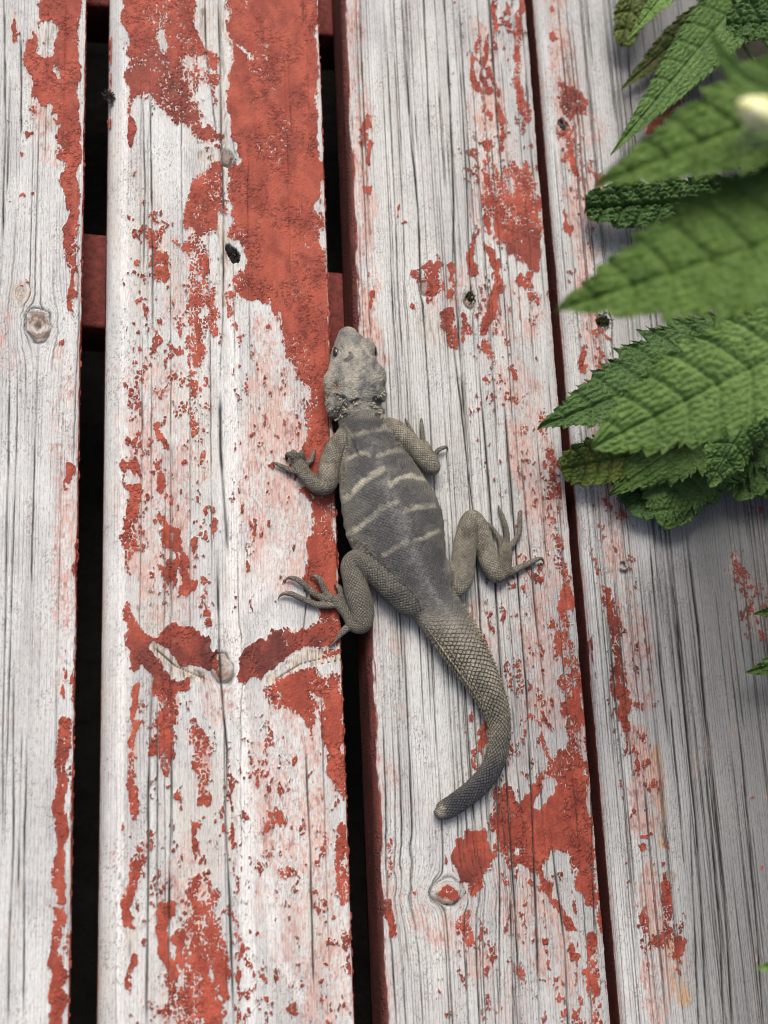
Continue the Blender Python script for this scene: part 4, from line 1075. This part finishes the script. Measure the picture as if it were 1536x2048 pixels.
# ------------------------------------------------------------------ leaves
def leaf_material(name, lo, hi, vein, trans=.22, rough=.5, spot=None):
    k = NT(name)
    uv = k.attr('leaf_uv', 'Vector'); vn = k.attr('vein'); bl = k.attr('bulge')
    n1 = k.noise(k.scale(uv, (1 / 9., 1 / 9., 1)), 1, 4, .6)
    n2 = k.noise(k.scale(uv, (1 / 1.2, 1 / 1.2, 1)), 1, 3, .6)
    cell = k.voro(k.scale(uv, (1 / 1.5, 1 / 1.5, 1)), 1.0, 'DISTANCE_TO_EDGE')
    c = k.mix(k.ss(n1, .3, .7), lo, hi)
    c = k.mix(k.math('MULTIPLY', k.ss(bl, .15, .8), .35), c, k.mix(1.0, c, (1.35, 1.3, 1.2), 'MULTIPLY'))
    c = k.mix(k.math('MULTIPLY', k.ss(cell, .0, .12, 1., 0.), .28), c, vein)
    c = k.mix(k.math('MULTIPLY', vn, .55), c, vein)
    c = k.mix(k.math('MULTIPLY', k.ss(n2, .62, .8), .25), c, (.20, .24, .10))
    if spot:
        c = k.mix(k.ss(k.noise(k.scale(uv, (1 / 12., 1 / 12., 1), (4, 2, 0)), 1, 3, .6), spot, spot + .06), c, (.13, .085, .05))
    k.put(k.b.inputs['Base Color'], c); k.b.inputs['Roughness'].default_value = rough
    k.b.inputs['Specular IOR Level'].default_value = .2
    h = k.math('ADD', k.ss(cell, 0., .35), k.math('MULTIPLY', n2, .5))
    nm = k.bump(h, .00028, .8); k.put(k.b.inputs['Normal'], nm)
    tr = k.n('ShaderNodeBsdfTranslucent'); k.put(tr.inputs[0], k.mix(1.0, c, (1.6, 1.7, .6), 'MULTIPLY'))
    ms = k.n('ShaderNodeMixShader'); ms.inputs[0].default_value = trans
    k.t.links.new(k.b.outputs[0], ms.inputs[1]); k.t.links.new(tr.outputs[0], ms.inputs[2]); k.t.links.new(ms.outputs[0], k.out.inputs[0])
    return k.m


LM = {
    'mid': leaf_material('leaf_mid_green', (.044, .088, .020), (.076, .140, .034), (.10, .17, .05)),
    'dark': leaf_material('leaf_dark_green', (.032, .070, .018), (.058, .112, .030), (.06, .12, .04), .18),
    'bright': leaf_material('leaf_bright_green', (.094, .170, .040), (.150, .248, .070), (.18, .28, .09), .34),
    'olive': leaf_material('leaf_olive', (.060, .085, .020), (.095, .12, .030), (.11, .14, .05), .2, .55, .66),
    'yellow': leaf_material('leaf_yellowing', (.062, .115, .025), (.15, .18, .036), (.13, .18, .05), .25, .5, .64),
    'near': leaf_material('leaf_near_green', (.064, .124, .022), (.112, .192, .042), (.14, .22, .06), .34),
    'lance': leaf_material('leaf_lance_green', (.052, .110, .026), (.098, .180, .046), (.13, .20, .07), .25),
}
MAT_STEM = simple_mat('green_stem', (.06, .11, .03), (.10, .15, .05), 80, .6, .0003)


def make_leaf(base, tip, hw, mat, roll=0.0, arch=.0, fold=.15, curl=0.0, teeth=22, depth=.16, nv=8, bull=.0009, shape='ovate', wave=.0, seed=1, nt=34, sub=6, parent=None, twist=0.0, thick=.0003, lobe=.16, nl=7):
    base = np.array(base); tip = np.array(tip); ax = tip - base; L = np.linalg.norm(ax); T = ax / L
    up = np.array([0, 0, 1.0]); B = np.cross(T, up); B /= np.linalg.norm(B); N = np.cross(B, T)
    ns = teeth * sub
    s = np.linspace(0, 1, ns + 1)
    ft = (s * teeth) % 1.0
    if shape == 'lance':
        prof = np.sin(np.pi * np.clip(s, 0, 1) ** .62) ** .95 * (1 - .25 * s)
    elif shape == 'round':
        prof = np.clip(4 * (s + .02) * (1.02 - s), 0, 1) ** .40
    elif shape == 'broad':
        prof = np.clip(1 - s ** 2.8, 0, 1) ** .80 * np.clip(.45 + s * 4, 0, 1)
    else:
        prof = np.sin(np.pi * np.clip(s * .97 + .03, 0, 1) ** .58) ** .85 * (1 - .15 * s) * 1.12
    if shape == 'full':
        prof = np.sin(np.pi * np.clip(s * .97 + .03, 0, 1) ** .80) ** .72 * 1.02
    prof = np.maximum(prof, .002)
    r = np.random.default_rng(seed)
    th = r.uniform(.55, 1.25, teeth + 1)[np.minimum((s * teeth).astype(int), teeth)]
    tooth = 1 - depth * (1 - ft ** .9) * th
    lob = 1 - lobe * (1 - ((s * nl + .15) % 1.0) ** .8) * np.clip(s * 5, 0, 1)
    tooth = tooth * lob
    tooth2 = 1 - depth * .35 * (1 - (s * teeth * 2.0) % 1.0)
    t = np.linspace(-1, 1, 2 * nt + 1)
    Sg, Tg = np.meshgrid(s, t, indexing='ij')
    at_ = np.abs(Tg)
    edge_f = (tooth * tooth2 * prof)[:, None]
    W = hw * (prof[:, None] * (1 - at_ ** 3) + edge_f * at_ ** 3)
    fwd = .035 * at_ ** 6 * prof[:, None] * ((ft * 1.0)[:, None])
    # veins run forward from the midrib
    ph = (Sg - .30 * at_ * hw / L * 1.6 * prof[:, None]) * nv
    fv = np.abs((ph % 1.0) - .5) * 2                     # 1 on a lateral vein
    lv = sstep(.80, .98, fv) * (at_ < .96)
    mid = np.exp(-(Tg * W / (.0007)) ** 2)
    d_mm_x = Tg * W * 1000; d_mm_y = Sg * L * 1000
    cidv, ce = voro(d_mm_x / 3.0 + seed * 3.1, d_mm_y / 3.0 + .6 * fbm(d_mm_x / 5, d_mm_y / 5, seed + 3, 2), seed)
    pil = sstep(0, .55, ce) * (1 - lv) * (1 - .8 * mid)
    inter = 1 - fv ** 3
    H = bull * (1.15 * pil + .9 * inter) - bull * 1.1 * mid * 1.2 - bull * .5 * lv
    H = H + wave * np.sin(Sg * 9 + seed) * at_ ** 2 + wave * .8 * np.sin(Sg * 23 + Tg * 2 + seed * 2) * at_ ** 3
    H = H + .4 * wave * fbm(Sg * 4, Tg * 3, seed, 3)
    across = Tg * W
    H = H + fold * np.abs(across) + curl * across ** 2 / hw
    ang = roll + twist * Sg
    ca, sa = np.cos(ang), np.sin(ang)
    bb = across * ca - H * sa; hh = across * sa + H * ca
    hh = hh + arch * 4 * Sg * (1 - Sg)
    P = base + (Sg + fwd)[..., None] * L * T + bb[..., None] * B + hh[..., None] * N
    V = P.reshape(-1, 3)
    V[:, 2] = np.maximum(V[:, 2], .0012)
    me = grid_mesh('leaf', V, len(s), len(t))
    attr(me, 'leaf_uv', np.stack([d_mm_x + seed * 31, d_mm_y, 0 * Sg], -1), 'FLOAT_VECTOR')
    attr(me, 'vein', np.clip(mid + lv * .7, 0, 1)); attr(me, 'bulge', np.clip(pil * inter, 0, 1))
    me.materials.append(mat)
    o = bpy.data.objects.new('leaf', me); COL.objects.link(o)
    md = o.modifiers.new('thick', 'SOLIDIFY'); md.thickness = thick; md.offset = -1
    if parent:
        adopt(o, parent)
    return o


def stem_tube(name, pts, r0, r1, parent, mat=MAT_STEM):
    C = catmull(pts, 6); n = len(C); V, Fc = [], []
    T = np.gradient(C, axis=0); T /= np.linalg.norm(T, axis=1)[:, None] + 1e-12
    for i in range(n):
        s_ = np.cross(T[i], [.31, .17, .93]); s_ /= np.linalg.norm(s_); u_ = np.cross(s_, T[i]); r = r0 + (r1 - r0) * i / (n - 1)
        for k in range(8):
            a = k * math.pi / 4; V.append(C[i] + s_ * r * math.cos(a) + u_ * r * math.sin(a))
    for i in range(n - 1):
        for k in range(8):
            Fc.append((i * 8 + k, i * 8 + (k + 1) % 8, (i + 1) * 8 + (k + 1) % 8, (i + 1) * 8 + k))
    Fc.append(tuple(range(8))[::-1]); Fc.append(tuple(range((n - 1) * 8, n * 8)))
    return adopt(mesh_obj(name, V, Fc, mat), parent)


PX_R = b4l + BW * 1.16 + .030                                        # where the stems rise, beyond the deck edge
plant = empty('leafy_plant', (PX_R, at(768, 700)[1], -.16), 'green plant with toothed wrinkled leaves overhanging the board edge', 'plant')

LEAVES = [
    # base px,z mm   tip px,z mm   half width px (at mid height), material, options
    ((1580, -120, 44), (1222, 309, 12), 92, 'lance', dict(lobe=.03, shape='lance', roll=.05, fold=.10, teeth=34, depth=.09, nv=13, bull=.0006, arch=.006, seed=2)),
    ((1420, 20, 20), (1243, 178, 6), 40, 'olive', dict(shape='ovate', teeth=16, depth=.12, bull=.0007, seed=3, fold=.1)),
    ((1310, -190, 40), (1244, 92, 12), 52, 'olive', dict(shape='round', teeth=20, depth=.12, bull=.0009, seed=4)),
    ((1440, -150, 60), (1256, 78, 34), 52, 'bright', dict(shape='lance', teeth=26, depth=.10, bull=.0004, seed=5)),
    ((1740, 30, 84), (1452, 52, 62), 82, 'dark', dict(shape='round', teeth=18, depth=.14, bull=.0016, seed=6, wave=.002)),
    ((1480, 400, 30), (1170, 420, 9), 72, 'dark', dict(shape='round', teeth=16, depth=.13, bull=.0026, seed=7, fold=.05, roll=.05, wave=.003)),
    ((1500, 690, 54), (1076, 856, 36), 132, 'dark', dict(teeth=22, depth=.20, bull=.0012, seed=8, roll=-.22, fold=.14, lobe=.2)),
    ((1330, 895, 22), (1122, 940, 8), 62, 'yellow', dict(teeth=14, depth=.20, bull=.0012, seed=9, shape='round', wave=.002)),
    ((1440, 700, 44), (1328, 1058, 10), 200, 'mid', dict(teeth=24, depth=.18, bull=.0007, seed=10, roll=.04, fold=-.04, wave=.0014, nv=9, shape='broad', nt=44, lobe=.2, nl=6)),
    ((1720, 760, 40), (1500, 990, 14), 150, 'dark', dict(teeth=22, depth=.18, bull=.0007, seed=11, wave=.002, shape='broad')),
    ((1560, 740, 86), (1416, 970, 58), 96, 'lance', dict(teeth=18, depth=.2, bull=.0006, seed=12, roll=.12, fold=-.12, wave=.002, shape='broad', lobe=.22, nl=5)),
    ((1690, 640, 135), (1184, 896, 104), 150, 'bright', dict(teeth=18, depth=.16, bull=.0012, seed=13, shape='full', roll=-.10, fold=.12, nv=8, lobe=.2)),
    ((1740, 420, 205), (1112, 620, 178), 205, 'near', dict(teeth=20, depth=.14, bull=.0011, seed=14, roll=-.06, fold=.1, nv=8, lobe=.22)),
    ((1760, 140, 215), (1188, 372, 192), 150, 'near', dict(teeth=20, depth=.10, bull=.0010, seed=15, roll=-.06, fold=.08, nv=8)),
    ((1680, 200, 222), (1418, 44, 228), 48, 'bright', dict(teeth=14, depth=.05, bull=.0003, seed=16, shape='lance', fold=.15, roll=.5, arch=-.012)),
    ((1720, 1280, 40), (1494, 1345, 18), 60, 'mid', dict(teeth=14, depth=.22, bull=.001, seed=17, roll=.1)),
    ((1680, 1200, 46), (1508, 1228, 24), 34, 'mid', dict(teeth=14, depth=.25, bull=.001, seed=18)),
    ((1690, 1900, 130), (1514, 1938, 120), 40, 'bright', dict(teeth=12, depth=.1, bull=.0005, seed=19)),
    ((1520, 780, 40), (1218, 990, 16), 110, 'mid', dict(teeth=20, depth=.2, bull=.0010, seed=23, roll=-.1, wave=.003, nv=8)),
    ((1600, 700, 44), (1470, 1002, 12), 160, 'mid', dict(teeth=22, depth=.18, bull=.0007, seed=24, roll=-.05, wave=.0014, shape='broad', nv=8)),
    ((1560, 820, 24), (1240, 1000, 5), 120, 'dark', dict(teeth=20, depth=.2, bull=.0010, seed=25, wave=.002, shape='round')),
    ((1700, 560, 60), (1420, 650, 40), 120, 'dark', dict(teeth=18, depth=.2, bull=.0013, seed=20)),
    ((1700, 300, 60), (1440, 330, 30), 110, 'dark', dict(teeth=18, depth=.2, bull=.0013, seed=22)),
]
stems_at = [np.array([PX_R + dx, at(768, y)[1], -.16]) for dx, y in ((0, 250), (.02, 750), (.03, 1300))]
tops = [np.array([PX_R + .005, at(768, 220)[1], .34]), np.array([PX_R + .01, at(768, 700)[1], .32]), np.array([PX_R + .02, at(768, 1350)[1], .30])]
for b, t in zip(stems_at, tops):
    stem_tube('stem', [b, b * .6 + t * .4 + np.array([.012, .01, 0]), b * .3 + t * .7, t], .004, .002, plant)


def near_stem(p):
    best = None
    for b, t in zip(stems_at, tops):
        f = np.clip((p[2] - .01 - b[2]) / (t[2] - b[2]), .05, .98); q = b + (t - b) * f
        d = np.linalg.norm(q - p)
        if best is None or d < best[0]:
            best = (d, q)
    return best[1]


def add_leaf(bp, tp, hw_m, mat, opt):
    o = make_leaf(bp, tp, hw_m, LM[mat], parent=plant, **opt)
    q = near_stem(bp); ax = (tp - bp); ax /= np.linalg.norm(ax)
    stem_tube('leaf_stalk', [bp + ax * .006 - np.array([0, 0, .0006]), bp - ax * .004 - np.array([0, 0, .0008]), (bp + q) / 2 + np.array([0, 0, .006]), q], .0009, .0014, plant)
    return o


zmap = lambda z: z if z < 60 else 60 + (z - 60) * 1.5
for (bx, by, bz), (tx, ty, tz), hw, mat, opt in LEAVES:
    bz, tz = zmap(bz), zmap(tz)
    zm = (bz + tz) / 2000
    add_leaf(at(bx, by, bz / 1000), at(tx, ty, tz / 1000), hw * ppm(zm), mat, opt)

# the rest of the plant, unseen to the right; leaf count raised for shade
rl = random.Random(21)
for i in range(84):
    y = rl.uniform(at(768, 2000)[1], at(768, -250)[1]); z = rl.uniform(.03, .40); x0_ = PX_R + rl.uniform(-.02, .07)
    a = rl.uniform(-.9, .9) + (math.pi if rl.random() < .45 else 0); L = rl.uniform(.06, .10)
    bp = np.array([x0_, y, z]); tp = bp + np.array([L * math.cos(a), L * math.sin(a), rl.uniform(-.03, .01)])
    lx = to_px(np.array([tp[0]]), np.array([tp[1]]), np.array([tp[2]]))[0][0]
    if lx < 1660:
        tp[0] = 2 * bp[0] - tp[0]
    if min(to_px(np.array([q[0]]), np.array([q[1]]), np.array([q[2]]))[0][0] for q in (bp, tp)) < 1640:
        continue
    if min(tp[2], bp[2]) > .008:
        add_leaf(bp, tp, L * rl.uniform(.28, .4), rl.choice(['mid', 'dark', 'bright']), dict(teeth=14, sub=4, nt=12, depth=.2, seed=40 + i))

# pale flower bud among the near leaves
def bud(px, py, z, r, L):
    c = at(px, py, z); V, Fc = [], []
    ax = np.array([-.75, .15, .3]); ax /= np.linalg.norm(ax); s_ = np.cross(ax, [0, 0, 1.0]); s_ /= np.linalg.norm(s_); u_ = np.cross(s_, ax)
    for i in range(15):
        t = i / 14
        rr_ = r * (math.sin(math.pi * min(.999, t * .93 + .05)) ** .7) * (1 - .25 * t)
        for k in range(20):
            a = 2 * math.pi * k / 20; q = rr_ * (1 + .10 * math.cos(5 * a + t * 2))
            V.append(c + ax * (t - .5) * L + s_ * q * math.cos(a) + u_ * q * math.sin(a))
    for i in range(14):
        for k in range(20):
            Fc.append((i * 20 + k, i * 20 + (k + 1) % 20, (i + 1) * 20 + (k + 1) % 20, (i + 1) * 20 + k))
    Fc.append(tuple(range(20))[::-1]); Fc.append(tuple(range(280, 300)))
    adopt(mesh_obj('flower_bud', V, Fc, simple_mat('pale_yellow_petals', (.55, .56, .24), (.62, .62, .36), 300, .6, .0003)), plant)
    p = c - ax * L * .5
    stem_tube('bud_stalk', [p + ax * .001, p - ax * .01, near_stem(p)], .0009, .0012, plant)


bud(1512, 226, .328, .0052, .014)

# ------------------------------------------------------------------ moss and crumbs in the rot holes
MAT_MOSS = simple_mat('dark_moss', (.020, .030, .008), (.055, .065, .018), 900, .9, 0)
MAT_ROT = simple_mat('black_rot_crumb', (.012, .011, .009), (.06, .05, .035), 900, .95, 0)


def tuft(px, py, r_px, label, name, mat, n, seed, h=.0026, cat='moss'):
    c = at(px, py, -.0022); r = r_px * ppm(); R = random.Random(seed)
    root = None; V, Fc = [], []
    for i in range(n):
        a = R.uniform(0, 2 * math.pi); d = r * math.sqrt(R.random()) * .8; b = np.array([d * math.cos(a), d * math.sin(a) * 1.25, 0])
        lean = np.array([R.gauss(0, .7) + b[0] / r, R.gauss(0, .7) + b[1] / r, 1.0]); lean /= np.linalg.norm(lean); L = (.0020 + h * R.uniform(.2, 1)) ; w = R.uniform(.00018, .00042)
        s_ = np.cross(lean, [R.gauss(0, 1), R.gauss(0, 1), .1]); s_ /= np.linalg.norm(s_); k = len(V); u_ = np.cross(s_, lean)
        for f, ww in ((0, 1), (.5, 1.1), (.85, .7)):
            for an in (0, 2.1, 4.2):
                V.append(b + lean * L * f + (s_ * math.cos(an) + u_ * math.sin(an)) * w * ww)
        V.append(b + lean * L)
        for f in range(2):
            for q in range(3):
                Fc.append((k + f * 3 + q, k + f * 3 + (q + 1) % 3, k + f * 3 + 3 + (q + 1) % 3, k + f * 3 + 3 + q))
        for q in range(3):
            Fc.append((k + 6 + q, k + 6 + (q + 1) % 3, k + 9))
    o = mesh_obj(name, V, Fc, mat, None, False); o.location = tuple(c)
    return tag(o, label, cat)


tuft(1207, 643, 14, 'small round tuft of dark moss in the hole beside the leaves', 'moss_tuft', MAT_MOSS, 150, 1, .0030)
tuft(937, 600, 12, 'dark moss in the knot hole between the two red paint patches', 'moss_tuft', MAT_MOSS, 110, 2, .0022)
tuft(466, 512, 15, 'black crumbling moss in the rot hole of the red painted board', 'moss_tuft', MAT_ROT, 120, 3, .0016)
tuft(217, 196, 12, 'dry dark moss clinging to the edge of the red painted board', 'moss_tuft', MAT_ROT, 60, 4, .0008)

# tiny curled crumb of plant matter on the grey board
pts = [at(1246 + 8 * math.cos(a), 1130 + 9 * math.sin(a), .0014) for a in np.linspace(-2.3, 2.6, 9)]
V, Fc = [], []
for i, p in enumerate(pts):
    a = -2.3 + 4.9 * i / 8; rd = np.array([math.cos(a), -math.sin(a), 0]); rr_ = .0011 * (math.sin(math.pi * (i + .6) / 9.2)) + .0002
    for k in range(7):
        t = 2 * math.pi * k / 7; V.append(p + rd * rr_ * math.cos(t) + np.array([0, 0, rr_ * math.sin(t)]))
for i in range(8):
    for k in range(7):
        Fc.append((i * 7 + k, i * 7 + (k + 1) % 7, (i + 1) * 7 + (k + 1) % 7, (i + 1) * 7 + k))
Fc.append(tuple(range(7))[::-1]); Fc.append(tuple(range(56, 63)))
tag(mesh_obj('curled_crumb', V, Fc, simple_mat('mottled_crumb', (.30, .29, .24), (.03, .03, .028), 900, .8, 0)), 'tiny curled grey and black crumb lying on the grey board', 'debris')
